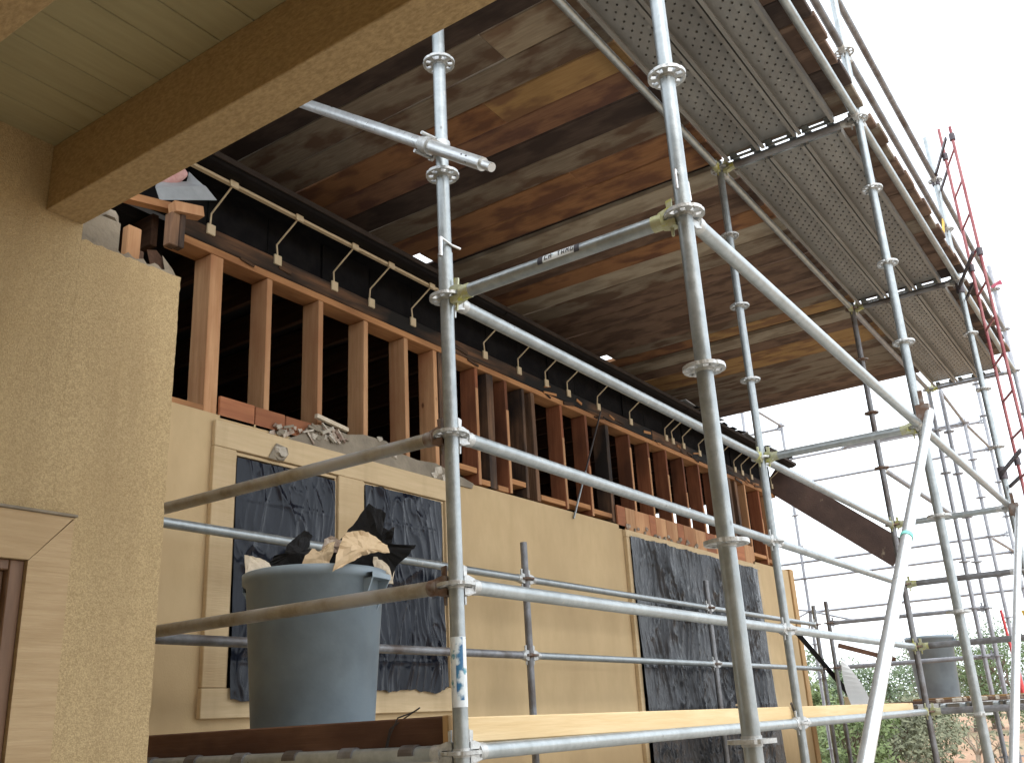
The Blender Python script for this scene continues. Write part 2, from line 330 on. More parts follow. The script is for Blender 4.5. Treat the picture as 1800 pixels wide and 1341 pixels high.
for i in range(12):
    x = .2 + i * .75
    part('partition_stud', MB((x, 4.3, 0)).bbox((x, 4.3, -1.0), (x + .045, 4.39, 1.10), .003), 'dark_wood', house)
# studs: (right edge, width, material, foot, head)
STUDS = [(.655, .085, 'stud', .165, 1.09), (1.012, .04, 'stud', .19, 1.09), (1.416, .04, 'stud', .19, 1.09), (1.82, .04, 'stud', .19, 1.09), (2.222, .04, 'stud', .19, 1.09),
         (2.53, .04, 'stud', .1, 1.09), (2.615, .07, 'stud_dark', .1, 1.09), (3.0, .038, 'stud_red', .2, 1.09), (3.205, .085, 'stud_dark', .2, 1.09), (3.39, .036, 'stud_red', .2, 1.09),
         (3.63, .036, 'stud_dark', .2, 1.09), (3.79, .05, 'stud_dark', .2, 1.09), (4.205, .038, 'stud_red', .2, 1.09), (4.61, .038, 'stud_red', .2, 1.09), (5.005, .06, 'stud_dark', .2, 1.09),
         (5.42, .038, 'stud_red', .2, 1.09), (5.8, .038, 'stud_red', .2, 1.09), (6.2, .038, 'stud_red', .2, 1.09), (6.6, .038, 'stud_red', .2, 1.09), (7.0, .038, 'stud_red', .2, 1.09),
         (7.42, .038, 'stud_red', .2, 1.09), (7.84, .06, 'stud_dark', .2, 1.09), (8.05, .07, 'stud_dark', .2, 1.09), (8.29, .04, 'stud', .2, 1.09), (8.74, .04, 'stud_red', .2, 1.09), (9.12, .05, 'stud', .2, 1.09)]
rs = random.Random(4)
for x, wd, mt, z0, z1 in STUDS:
    dy = rs.uniform(-.004, .006); tilt = rs.uniform(-.008, .008)
    s = MB((x, WY, .6)); s.bbox((x - wd, WY + dy, z0), (x, WY + dy + .14, z1), .003)
    for v in s.v:
        if v.z > .2: v.x += tilt
    part('stud', s, mt, house)
    if mt == 'stud_red' and x > 2.9:      # paler face edge with torn felt
        part('stud_edge', MB((x, WY, .5)).box((x - wd + .004, WY + dy - .004, z0), (x - .004, WY + dy, rs.uniform(.6, 1.0))), 'stud', house)
# plates
for x0, x1 in ((.36, 2.62), (2.62, 5.9), (5.9, 9.3)):
    part('lower_top_plate', MB(((x0 + x1) / 2, WY, 1.11)).bbox((x0, WY - .004, 1.092), (x1 - .004, WY + .14, 1.135), .003), 'plate', house)
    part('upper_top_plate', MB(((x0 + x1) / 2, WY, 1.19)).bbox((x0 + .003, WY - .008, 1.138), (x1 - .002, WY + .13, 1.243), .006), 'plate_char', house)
# ragged charred splinters on the plate
for i in range(34):
    x = rs.uniform(.5, 8.6); z = rs.uniform(1.11, 1.2)
    part('splinter', MB((x, WY - .01, z)).beam((x, WY - .012, z), (x + rs.uniform(.06, .2), WY - .018, z + rs.uniform(-.03, .03)), .008, rs.uniform(.01, .03)), 'plate_char' if i % 3 else 'plate', house)
# short sheathing pieces left at the foot of the studs, and blocking between studs
x = .66
for k, (z1, wd) in enumerate([(.286, .24), (.283, .22), (.28, .21), (.272, .2)]):
    part('sheathing_board', MB((x, WY - .015, .2)).bbox((x, WY - .02, .16), (x + wd - .006, WY - .001, z1), .003), 'sheath', house); x += wd
part('sill_plate', MB((.3, WY, .2)).bbox((-.4, WY - .004, .17), (.57, WY + .1, .215), .003), 'plate', house)
x = 4.99; k = 0
while x < 8.2:
    wd = rs.uniform(.13, .3); z1 = .36 - .01 * rs.random()
    part('sheathing_board', MB((x, WY - .015, .25)).bbox((x, WY - .02, .14), (min(x + wd - .006, 8.24), WY - .001, z1), .003), 'stud' if k % 3 else 'sheath', house); x += wd; k += 1
for x0, x1, z in ((2.63, 2.96, .30), (3.01, 3.12, .23), (3.22, 3.35, .22), (3.40, 3.59, .30), (3.80, 4.16, .24), (4.21, 4.57, .27), (4.62, 4.94, .25), (8.3, 8.7, .28), (8.75, 9.07, .25)):
    part('blocking', MB(((x0 + x1) / 2, WY, z)).bbox((x0, WY + .005, z - .02), (x1, WY + .12, z + .02), .003), 'plate', house)
part('diagonal_rod', MB((4.3, WY - .03, .6)).tube((4.83, WY - .03, 1.18), (4.20, WY - .035, .12), .0075, 8), 'wire', house)
part('rod_sleeve', MB((4.3, WY - .033, .35)).tube((4.46, WY - .033, .557), (4.20, WY - .036, .12), .0085, 8), 'galv', house)
# eave: black felt band painting in the dark cavity, soffit board, fascia edge, gutter
part('eave_shade_felt', MB((4, 2.12, 1.4)).box((-1.3, 2.10, 1.244), (9.3, 2.13, 1.55)), 'felt', house)
for i in range(24):
    x = -1.2 + i * .44
    part('eave_shade_sheet', MB((x, 2.095, 1.4)).box((x, 2.088 + .004 * (i % 3), 1.25), (x + .425, 2.092 + .004 * (i % 3), 1.51)), 'felt', house)
part('eave_soffit', MB((4, 2, 1.62)).box((-1.3, 1.893, 1.52), (9.35, 2.10, 1.54)), 'felt', house)
part('fascia', MB((4, 1.88, 1.5)).box((-1.3, 1.872, 1.455), (9.35, 1.892, 1.535)), 'felt', house)
part('fascia_edge', MB((4, 1.87, 1.45)).bbox((-1.3, 1.862, 1.437), (9.35, 1.89, 1.453), .002), 'cream', house)
gt = MB((4, 1.8, 1.5))
P = [(1.868, 1.458), (1.81, 1.455), (1.782, 1.462), (1.764, 1.474), (1.760, 1.50), (1.764, 1.502), (1.770, 1.48), (1.79, 1.47), (1.868, 1.468)]
for x0, x1 in ((-1.3, 3.02), (3.03, 6.2), (6.21, 9.4)):
    gt.add([(x0, a, b) for a, b in P] + [(x1, a, b) for a, b in P], [(i, i + 1, len(P) + i + 1, len(P) + i) for i in range(len(P) - 1)] + [tuple(range(len(P)))[::-1], tuple(range(len(P), 2 * len(P)))])
part('gutter', gt, 'gutter', house)
part('gutter_lip', MB((4, 1.74, 1.54)).bbox((-1.3, 1.748, 1.472), (9.4, 1.7585, 1.506), .002), 'gutter_face', house)
BR = [.10, .542, 1.025, 1.495, 1.835, 2.254, 3.097, 3.557, 3.959, 4.31, 4.826, 5.442, 6.203, 6.356, 6.612, 7.015, 7.6, 8.0, 8.224, 8.514, 9.2]
for x in BR[1:]:
    b = part('soffit_strap', MB((x, 2.0, 1.35)).path([(x, 1.868, 1.437), (x + rs.uniform(-.006, .006), 2.042, 1.325), (x + rs.uniform(-.014, .014), 2.044, 1.24)], .0058, 6), 'cream', house)
    part('upper_block', MB((x, 1.86, 1.44)).bbox((x - .028, 1.852, 1.42), (x + .028, 1.861, 1.462), .002), 'cream', b)
    part('lower_block', MB((x, 2.03, 1.22)).bbox((x - .027, 2.028, 1.192), (x + .027, 2.041, 1.254), .002), 'cream', b)
# roof slab above
rf = MB((4, 4, 2))
rf.add([(-1.3, 1.868, 1.54), (9.4, 1.868, 1.54), (9.4, 6.4, 3.16), (-1.3, 6.4, 3.16), (-1.3, 1.862, 1.575), (9.4, 1.862, 1.575), (9.4, 6.4, 3.20), (-1.3, 6.4, 3.20)],
       [(0, 3, 2, 1), (4, 5, 6, 7), (0, 1, 5, 4), (1, 2, 6, 5), (2, 3, 7, 6), (3, 0, 4, 7)])
roof = part('roof', rf, 'shingle', house)
for i in range(16):                                # debris and torn shingles on the far eave
    x = 6.3 + i * .2 + rs.uniform(-.05, .05)
    part('torn_shingle', MB((x, 1.82, 1.53)).obox((x, 1.83 + rs.uniform(-.03, .02), 1.545 + rs.uniform(0, .03)), Vector((1, 0, rs.uniform(-.15, .15))).normalized(), (0, 1, 0), (0, 0, 1), rs.uniform(.04, .12), .05, .006), 'gutter' if i % 4 else 'flash', roof)
# window with a mullion: trim boards
win = part('window', MB((1.6, 2.1, -.6)).box((.77, 2.12, -1.18), (2.5, 2.15, -.01)), 'dark_in', house)
T0, T1 = 1.998, FY - .001
def trim(x0, x1, z0, z1, mt='trim', y0=T0, par=None): part('trim_board', MB(((x0 + x1) / 2, y0, (z0 + z1) / 2)).bbox((x0, y0, z0), (x1, T1, z1), .003), mt, par or win)
trim(.615, 2.575, .001, .138); trim(.612, 2.572, -1.325, -1.188); trim(.613, .758, -1.186, -.001, 'trim_v'); trim(2.507, 2.573, -1.186, -.001, 'trim_v'); trim(1.51, 1.725, -1.186, -.001, 'trim_v')
for x0, x1 in ((.760, .775), (1.492, 1.507), (1.728, 1.742), (2.490, 2.504)):
    part('jamb_strip', MB((x0, 2.06, -.6)).bbox((x0, 2.015, -1.186), (x1, 2.115, -.022), .002), 'trim_v', win)
for x0, x1 in ((.760, 1.507), (1.728, 2.504)):
    part('head_strip', MB((x0, 2.06, -.01)).bbox((x0, 2.014, -.021), (x1, 2.115, -.003), .002), 'trim', win)
door = part('patio_door', MB((6.6, 2.1, -1)).box((5.12, 2.1, GZ), (8.15, 2.13, .07)), 'dark_in', house)
trim(5.05, 8.25, .079, .14, y0=1.995, par=door); trim(5.05, 5.115, GZ, .077, 'trim_v', y0=1.995, par=door); trim(8.155, 8.24, GZ, .077, 'trim_v', y0=1.995, par=door)
part('corner_post', MB((9.37, 2.1, -1)).bbox((9.305, 2.01, GZ), (9.44, 2.15, .2), .004), 'osb', house)
# broken grey scratch coat above the window, plaster rubble
gpts = [(1.12, .142), (1.22, .19), (1.30, .265), (1.42, .29), (1.60, .27), (1.74, .30), (1.95, .30), (2.05, .25), (2.25, .235), (2.44, .25), (2.6, .22), (2.75, .20), (2.86, .179), (2.84, .142)]
part('scratch_coat', MB((1.9, 2.02, .2)).plate([(x, 2.016, z) for x, z in gpts], (0, 1, 0), .013), 'greycoat', house)
def chunk(c, r, mt, name='plaster_chunk', seed=0, flat=.5, par=None):
    rr = random.Random(seed); mb = MB(c); n = 7; V = []; F = []
    for k, (h, q) in enumerate(((-.7, .6), (0, 1), (.7, .6))):
        for i in range(n):
            a = 2 * pi * i / n + rr.uniform(-.2, .2); R = r * q * rr.uniform(.55, 1.25)
            V.append((c[0] + R * cos(a), c[1] + h * r * flat, c[2] + R * sin(a) * .8))
    for k in range(2):
        for i in range(n): F.append((k * n + i, k * n + (i + 1) % n, (k + 1) * n + (i + 1) % n, (k + 1) * n + i))
    F += [tuple(range(n))[::-1], tuple(range(2 * n, 3 * n))]
    mb.add(V, F); return part(name, mb, mt, par or house)
for i in range(46):
    x = .98 + rs.random() ** .8 * .58; z = .165 + max(0, x - .9) * .13 + rs.uniform(-.035, .025)
    if i % 2: chunk((x, 2.014 + rs.uniform(-.006, .006), z), rs.uniform(.010, .032), ('plaster', 'rubble', 'greycoat')[i % 3], seed=i, flat=.22)
    else:
        a = rs.uniform(-.9, .6); u = Vector((cos(a), 0, sin(a)))
        part('lath_sliver', MB((x, 2.008, z)).obox((x, 2.006 + rs.uniform(-.01, .006), z), u, (0, 1, 0), u.cross(Vector((0, 1, 0))), rs.uniform(.012, .06), .004, rs.uniform(.003, .011)), ('rubble', 'greycoat', 'plaster', 'rubble')[i // 2 % 4], house)
for i, (x, z, r) in enumerate([(1.99, .26, .035), (2.02, .22, .03), (1.88, .30, .03), (2.46, .20, .05), (2.52, .16, .05), (2.42, .16, .035), (2.60, .14, .05), (2.56, .20, .04)]):
    chunk((x, 2.010, z), r, 'plaster', seed=40 + i, flat=.25)
chunk((1.045, 1.985, .045), .05, 'plaster', 'hanging_plaster', seed=77); chunk((1.05, 1.992, .04), .085, 'greycoat', 'hanging_plaster', seed=78, flat=.15)
part('lath_strip', MB((1.42, 2.0, .3)).obox((1.45, 2.0, .305), Vector((1, 0, -.12)).normalized(), (0, 1, 0), Vector((.12, 0, 1)).normalized(), .13, .012, .012), 'board_pale', house)
for i in range(16):
    chunk((5.15 + i * .1 + rs.uniform(-.04, .04), 2.022, .16 + rs.uniform(-.01, .05)), rs.uniform(.012, .04), 'greycoat' if i % 2 else 'rubble', seed=100 + i)

# ------------------------------------------------------------------ black plastic over the openings
def sheet(name, x0, x1, ztop, zbot, y_top, y_bot, mt, label, seed, amp=.012, ragged=.02, nx=90, nz=110, freq=1.):
    from mathutils import noise
    o = Vector(((x0 + x1) / 2, y_top, (ztop + zbot) / 2)); mb = MB(o); V = []
    for j in range(nz + 1):
        t = j / nz
        for i in range(nx + 1):
            s = i / nx; x = x0 + (x1 - x0) * s
            zb = zbot + ragged * noise.noise(Vector((x * 5, seed, 0))) * 1.5 + ragged * .6 * noise.noise(Vector((x * 17, seed, 3)))
            zt = ztop + ragged * .3 * noise.noise(Vector((x * 6, seed + 9, 0)))
            z = zt + (zb - zt) * t
            xe = x + (s - .5) * 2 * ragged * .5 * noise.noise(Vector((z * 4, seed + 5, 1)))
            y = y_top + (y_bot - y_top) * t ** 2
            p = Vector((x * freq, seed, z))
            wx = noise.noise(p * 2.1 + Vector((5, 0, 0))); wz = noise.noise(p * 2.3 + Vector((0, 7, 0)))
            k = 1 - abs(noise.noise(Vector((x * 7 * freq + 1.4 * wx, seed, z * 1.7 + 1.1 * wz))))
            k2 = 1 - abs(noise.noise(Vector((x * 17 * freq + 2.2 * wz, seed + 20, z * 3.4 + 2.4 * wx))))
            k3 = noise.noise(Vector((x * 2.4, seed + 33, z * 1.8)))
            msk = .35 + .65 * max(0, min(1, .5 + 1.4 * noise.noise(p * 1.7 + Vector((0, 11, 3)))))
            fold = 1 - min(1, abs(((z - ztop) % .41) - .2) / .012)
            y -= amp * (msk * (1.0 * k ** 6 + .5 * k2 ** 7) + .9 * k3 + .15 * max(0, fold)) * min(1, .25 + 5 * min(s, 1 - s, t + .1))
            V.append((xe, y, z))
    n1 = nx + 1
    mb.add(V, [(j * n1 + i, (j + 1) * n1 + i, (j + 1) * n1 + i + 1, j * n1 + i + 1) for j in range(nz) for i in range(nx)], True)
    return solo(name, mb, mt, label, 'plastic sheet')
sheet('plastic_sheet', .770, 1.490, -.035, -1.245, 2.008, 1.985, 'poly', 'black plastic sheet in the left pane of the double window, behind the bin', 1, amp=.02, nx=130)
sheet('plastic_sheet', 1.742, 2.470, -.012, -1.205, 2.008, 1.985, 'poly', 'black plastic sheet in the right pane of the double window, torn at its lower corner', 2, amp=.026, ragged=.03, nx=130)
sheet('plastic_sheet', 5.105, 8.13, .085, -2.3, 1.985, 1.94, 'poly_grey', 'wide wrinkled black plastic sheet over the far door opening', 3, amp=.03, ragged=.03, nx=420, nz=140, freq=1.5)

# ------------------------------------------------------------------ porch at the left: coarse stucco wall, beam, boarded ceiling
CY = 1.05
porch = thing('porch', (-2.2, CY, GZ), 'porch corner of coarse tan stucco with heavy painted beam and boarded ceiling', 'porch')
from mathutils import noise as NZ
pw = MB((-1.5, CY, -1))
top = []
n = 26
for i in range(n + 1):
    x = -.763 + (-.338 + .763) * i / n
    top.append((x, .290 + .010 * NZ.noise(Vector((x * 40, 3, 0))) + .006 * NZ.noise(Vector((x * 90, 8, 0)))))
edge = []
for i in range(150):
    z = .285 - (i + 1) * (.285 - GZ) / 150
    edge.append((-.338 + .005 * NZ.noise(Vector((z * 22, 1, 5))) + .004 * NZ.noise(Vector((z * 70, 4, 5))) - .003, z))
outline = [(-.763, .70)] + [(-.763, .33)] + top + edge
# face strips: left block (with door opening), right block with broken top
pw.box((-4.5, CY, -.862), (-.83, CY + .16, .70)).box((-.83, CY, GZ), (-.7635, CY + .16, .70))
A = [(-.763, .70 - .37)] + top + edge + [(-.763, GZ)]
pw.plate([(x, CY, z) for x, z in A], (0, 1, 0), .16)
pw.box((-.4, CY + .16, GZ), (-.345, WY - .02, .28))
part('stucco_wall', pw, 'stucco_rough', porch)
# broken coat: grey edge, exposed backing
part('broken_edge', MB((-.5, CY, .3)).plate([(x, CY + .012, z + .018 + .008 * sin(i * 1.7)) for i, (x, z) in enumerate(top[:-2])] + [(x, CY + .012, z - .004) for x, z in top[:-2][::-1]], (0, 1, 0), .12), 'greycoat', porch)
cb = lambda a, b, mt, nm='framing_piece', c=.004: part(nm, MB(((a[0] + b[0]) / 2, a[1], (a[2] + b[2]) / 2)).bbox(a, b, c), mt, porch)
cb((-.76, 1.12, .25), (-.57, 1.15, .46), 'greycoat', 'backing_board')
cb((-.494, 1.19, .28), (-.433, 1.23, .515), 'stud', 'cripple_stud')
cb((-.425, 1.22, .28), (-.395, 1.26, .44), 'stud_dark', 'cripple_stud')
part('rubble_lump', MB((-.55, 1.2, .5)).tube((-.60, 1.17, .455), (-.545, 1.24, .545), .045, 8, r2=.03), 'greycoat', porch)
part('torn_paper', MB((-.38, 1.12, .36)).plate([(-.444, 1.13, .40), (-.409, 1.12, .408), (-.36, 1.11, .355), (-.335, 1.10, .315), (-.385, 1.11, .305), (-.43, 1.12, .33)], (.3, 1, .2), .006), 'dark_wood', porch)
part('torn_paper', MB((-.36, 1.10, .34)).plate([(-.395, 1.10, .385), (-.35, 1.09, .335), (-.328, 1.09, .305), (-.372, 1.10, .30)], (.3, 1, .2), .006), 'greycoat', porch)
part('rafter_tail', MB((-.1, 1.55, .92)).beam((-.36, 1.56, .855), (.03, 1.56, .935), .05, .035), 'plate', porch)
part('rafter_tail', MB((-.02, 1.5, .9)).beam((-.085, 1.505, .885), (.06, 1.49, .912), .06, .05), 'stud', porch)
part('blocking', MB((-.05, 1.52, .78)).bbox((-.094, 1.49, .695), (-.046, 1.54, .86), .004), 'stud_dark', porch)
part('blocking', MB((-.03, 1.52, .78)).bbox((-.043, 1.492, .70), (-.013, 1.538, .872), .004), 'stud_dark', porch)
# ceiling boards between the beams, ceiling continues over the porch
y = CY
k = 0
while y > -5.9:
    wd = .150
    part('ceiling_board', MB((-2.5, y, .6)).bbox((-4.5, y - wd + .0035, .603), (-.90, y, .625), .0025), 'soffit', porch); y -= wd; k += 1
part('porch_roof', MB((-2.6, -1.8, .75)).box((-4.6, -6.0, .63), (-.75, 2.0, .80)), 'dark_in', porch)  # stretched outwards beyond view to darken the porch
part('beam', MB((-.83, -1.5, .48)).bbox((-.905, -6.0, .343), (-.766, CY - .002, .602), .003), 'beam', porch)
part('beam', MB((-1.53, -1.5, .48)).bbox((-1.60, -6.0, .343), (-1.455, CY - .002, .602), .003), 'beam', porch)
part('porch_post', MB((-.83, -5.8, -1)).bbox((-.905, -5.9, GZ), (-.766, -5.75, .341), .006), 'beam', porch)
part('unseen_dimming_wall', MB((-4.55, -1.5, -1)).box((-3.35, -6.0, GZ), (-3.2, 2.0, .62)), 'stucco_rough', porch)  # unseen wall, set close to darken the side of the porch beam
# door trim with mitred corner, brown jamb, pale panel
dr = part('door', MB((-1.2, CY + .1, -1.5)).box((-1.75, CY + .09, GZ), (-.90, CY + .12, -.93)), 'glasspane', porch)
DX0, DX1, DZ0, DZ1 = -.835, -.695, -.866, -.717
part('head_trim', MB((-1.2, CY, DZ1)).plate([(-1.9, CY - .024, DZ1), (-1.9, CY - .024, DZ0), (DX0, CY - .024, DZ0 - .001), (DX1 - .003, CY - .024, DZ1)], (0, 1, 0), .024), 'trim_porch', dr)
part('side_trim', MB((DX1, CY, -1.8)).plate([(DX0, CY - .022, DZ0 - .004), (DX0, CY - .022, GZ), (DX1, CY - .022, GZ), (DX1, CY - .022, DZ1 - .003)], (0, 1, 0), .022), 'trim_porch', dr)
part('drip_cap', MB((-1.2, CY, -.71)).bbox((-1.9, CY - .034, DZ1 + .001), (DX1 + .006, CY - .001, DZ1 + .010), .002), 'greycoat', dr)
part('jamb', MB((-.86, CY, -1.8)).bbox((-.883, CY - .006, GZ), (-.836, CY + .085, -.868), .003), 'jambbrown', dr)
part('jamb', MB((-.9, CY, -1.8)).bbox((-.905, CY + .02, GZ), (-.884, CY + .088, -.90), .003), 'jambbrown', dr)
part('head_jamb', MB((-1.3, CY, -.88)).bbox((-1.8, CY - .005, -.90), (-.884, CY + .08, -.868), .003), 'jambbrown', dr)
# loose flashing and insulation by the eave
f = MB((.1, 1.5, 1.08))
f.plate([(-.099, 1.62, 1.03), (-.086, 1.60, .962), (.235, 1.60, 1.105), (.179, 1.62, 1.166)], (.1, .95, .3), .004)
f.plate([(-.099, 1.622, 1.032), (.179, 1.622, 1.168), (.215, 1.70, 1.225), (.148, 1.72, 1.275), (.125, 1.70, 1.20), (-.06, 1.68, 1.10)], (.1, .5, -.8), .004)
solo('metal_flashing', f, 'flash', 'bent sheet of grey metal flashing hanging under the porch beam', 'flashing')
ins = MB((-.02, 1.55, 1.18)); V = []
for j in range(7):
    for i in range(9):
        a = pi * 2 * i / 9; R = .075 * sin(pi * (j + .4) / 7) * (1 + .35 * NZ.noise(Vector((i * 1.3, j * 1.1, 2))))
        V.append((-.06 + .03 * j, 1.70 + R * cos(a) * .5, 1.14 + .016 * j + R * sin(a) * .9))
ins.add(V, [(j * 9 + i, j * 9 + (i + 1) % 9, (j + 1) * 9 + (i + 1) % 9, (j + 1) * 9 + i) for j in range(6) for i in range(9)] + [tuple(range(9)), tuple(range(54, 63))[::-1]], True)
solo('insulation_batt', ins, 'pink', 'scrap of pink insulation behind the grey flashing', 'insulation')

# ------------------------------------------------------------------ scaffold
TR = .0242
def rosette_mesh(mat):
    mb = MB(); N = 48; R = [.0235, .0345, .0525, .0615]; h = .0055; cells = set()
    for a in range(N):
        for r in range(3):
            hole = False
            if r == 1:
                k = a % 12
                hole = k in (1, 2, 3, 4) if k < 6 else k in (7, 8, 9)
            if not hole: cells.add((a, r))
    P = lambda a, r, z: (R[r] * cos(2 * pi * a / N) * (1 - .035 * (r == 3) * (a % 6 == 0)), R[r] * sin(2 * pi * a / N) * (1 - .035 * (r == 3) * (a % 6 == 0)), z)
    vid = {}; V = []
    def vi(a, r, z):
        k = (a % N, r, z)
        if k not in vid: vid[k] = len(V); V.append(P(*k))
        return vid[k]
    F = []
    for (a, r) in cells:
        F.append((vi(a, r, h), vi(a, r + 1, h), vi(a + 1, r + 1, h), vi(a + 1, r, h)))
        F.append((vi(a, r, -h), vi(a + 1, r, -h), vi(a + 1, r + 1, -h), vi(a, r + 1, -h)))
        if (a, r + 1) not in cells: F.append((vi(a, r + 1, -h), vi(a + 1, r + 1, -h), vi(a + 1, r + 1, h), vi(a, r + 1, h)))
        if (a, r - 1) not in cells and r: F.append((vi(a, r, -h), vi(a, r, h), vi(a + 1, r, h), vi(a + 1, r, -h)))
        if ((a - 1) % N, r) not in cells: F.append((vi(a, r, -h), vi(a, r + 1, -h), vi(a, r + 1, h), vi(a, r, h)))
        if ((a + 1) % N, r) not in cells: F.append((vi(a + 1, r, -h), vi(a + 1, r, h), vi(a + 1, r + 1, h), vi(a + 1, r + 1, -h)))
    mb.add(V, F)
    mb.tube((0, 0, -.013), (0, 0, .013), .0265, 20, caps=True)
    return mb.mesh('rosette', mat)
ROS = {k: rosette_mesh(v) for k, v in (('galv', 'cast'), ('galv_dark', 'rust_cast'), ('galv_far', 'galv_far'), ('tubebrown', 'rust_cast'))}

def standard(x, y, z0, z1, label, mt='galv', rings=None, name='scaffold_standard', n=20, group='scaffold standards'):
    o = solo(name, MB((x, y, z0)).tube((x, y, z0), (x, y, z1), TR, n), mt, label, 'scaffold pole', group)
    zz = rings if rings is not None else [k * .5 for k in range(-5, 8) if z0 + .1 < k * .5 < z1 - .02]
    for z in zz: 
        q = link('rosette', ROS[mt], (x, y, z), o); q.rotation_euler = (0, 0, (hash((round(x, 1), z)) % 7) * .2)
    return o
def head_mesh(mat):
    """ledger end: two jaws round the rosette; ledger runs along +x from the pole centre"""
    mb = MB()
    prof = [(.026, -.034), (.026, -.0095), (.062, -.0095), (.062, .0095), (.026, .0095), (.026, .034), (.046, .038), (.078, .026), (.086, .0), (.078, -.026), (.046, -.038)]
    for s_ in (-1, 1): pass
    k = len(prof); wd = .021
    V = [(x, -wd * (1.0 if x > .05 else .8), z) for x, z in prof] + [(x, wd * (1.0 if x > .05 else .8), z) for x, z in prof]
    F = [(i, (i + 1) % k, k + (i + 1) % k, k + i) for i in range(k)]
    # side caps: split concave profile in three convex pieces
    for sd, off in ((0, 0), (1, k)):
        for q in ((0, 1, 2, 9, 10), (2, 3, 7, 8, 9), (3, 4, 5, 6, 7)):
            qq = tuple(off + i for i in q); F.append(qq if sd else qq[::-1])
    V = [(x, y * .9, z * .88) for x, y, z in V]
    mb.add(V, F); mb.tube((.07, 0, 0), (.105, 0, 0), .0262, 14)
    return mb.mesh('wedge_head', mat)
def wedge_mesh(mat):
    mb = MB(); mb.add([(.040, -.004, -.060), (.047, -.004, -.060), (.056, -.004, .062), (.036, -.004, .066), (.040, .004, -.060), (.047, .004, -.060), (.056, .004, .062), (.036, .004, .066)],
                      [(0, 1, 2, 3), (7, 6, 5, 4), (0, 4, 5, 1), (1, 5, 6, 2), (2, 6, 7, 3), (3, 7, 4, 0)])
    return mb.mesh('wedge', mat)
HEAD = {k: head_mesh(k) for k in ('cast', 'yellow_cast', 'rust_cast', 'galv_far')}
WEDGE = {k: wedge_mesh(k) for k in ('cast', 'yellow_cast', 'rust_cast', 'galv_far')}
def ledger(p, q, label, mt='galv', h0='cast', h1='cast', r=TR, n=18, name='scaffold_ledger', heads=True, group='scaffold ledgers'):
    p = Vector(p); q = Vector(q); d = (q - p).normalized()
    o = solo(name, MB(p).tube(p + d * .085, q - d * .085, r, n), mt, label, 'scaffold tube', group)
    if heads:
        for c, dd, hm in ((p, d, h0), (q, -d, h1)):
            a = math.atan2(dd.y, dd.x)
            e_ = link('wedge_head', HEAD[hm], c, o); e_.rotation_euler = (0, 0, a)
            w_ = bpy.data.objects.new('wedge', WEDGE[hm]); S.collection.objects.link(w_); w_.parent = e_
    return o
BX, RW, IY = 3.045, -.919, 1.75
# uprights: middle row, outer row, inner row
L0 = standard(0, 0, GZ + .03, 2.9, 'bright upright scaffold pole with a blue and white sticker, left of the near pair', n=24)
part('joint_sleeve', MB((0, 0, .16)).tube((0, 0, .02), (0, 0, .175), .0268, 24), 'galv', L0)
part('joint_pin', MB((0, 0, .2)).path([(-.05, -.02, .215), (.0, -.03, .20), (.05, -.03, .205)], .005, 6).path([(-.05, -.02, .215), (-.052, -.02, .14)], .008, 6), 'hook', L0)
R0 = standard(0, RW, GZ + .03, 2.9, 'nearest and thickest upright scaffold pole, standing full height right of the centre', n=24)
part('joint_pin', MB((0, RW, .14)).path([(-.055, RW - .01, .06), (-.055, RW - .01, .125), (.0, RW, .13), (.062, RW + .0, .14), (.066, RW, .075)], .0042, 6), 'hook', R0)
standard(BX, 0, GZ + .03, 2.06, 'second upright pole of the middle row, its head darkened under the plank deck')
standard(BX, RW, GZ + .03, 3.55, 'second upright pole of the outer row, where the big diagonal brace meets it')
standard(2 * BX, 0, GZ + .03, 2.06, 'dark weathered upright pole of the middle row beside the sloping brown rafter', 'galv_dark')
standard(2 * BX, RW, GZ + .03, 3.45, 'upright pole of the outer row beside the red ladder')
standard(3 * BX, 0, GZ + .03, 2.03, 'thin upright pole under the far end of the steel deck, left of its twin', 'galv_far', n=12)
standard(9.29, -.10, GZ + .03, 2.0, 'thin upright pole under the far end of the steel deck, right of its twin', 'galv_far', n=12)
standard(3 * BX, RW, GZ + .03, 3.3, 'outermost upright pole at the right picture edge behind the ladder', 'galv_far', n=12)
standard(10.98, -.05, GZ + .03, 2.05, 'faint far upright pole just past the end of the deck', 'galv_far', n=10)
standard(12.75, -.08, GZ + .03, 3.05, 'faint farthest upright pole by the right edge', 'galv_far', n=10)
standard(12.75, 2.93, GZ + .03, 3.05, 'faint far upright pole with star of braces beyond the house corner', 'galv_far', n=10)
standard(10.98, 2.93, GZ + .03, 3.05, 'faint far upright pole rising above the roof edge', 'galv_far', n=10)
standard(0, IY, GZ + .03, -.25, 'short upright pole by the house hidden behind the porch wall edge', 'tubebrown')
standard(BX, IY, GZ + .03, -.25, 'short grey upright pole ending in mid air before the tan wall', 'galv_dark', rings=[-.5, -1.0, -1.5])
standard(2 * BX, IY, GZ + .03, -.25, 'short upright pole in front of the wide black plastic', 'galv_dark', rings=[-.5, -1.0, -1.5])
standard(3 * BX + .05, IY, GZ + .03, -.28, 'short dark upright pole at the house corner, left of two', 'galv_dark', rings=[-.5, -1.0, -1.5])
standard(3 * BX + .03, IY - .16, GZ + .03, -.25, 'short dark upright pole at the house corner, right of two', 'galv_dark', rings=[-.5, -1.0])
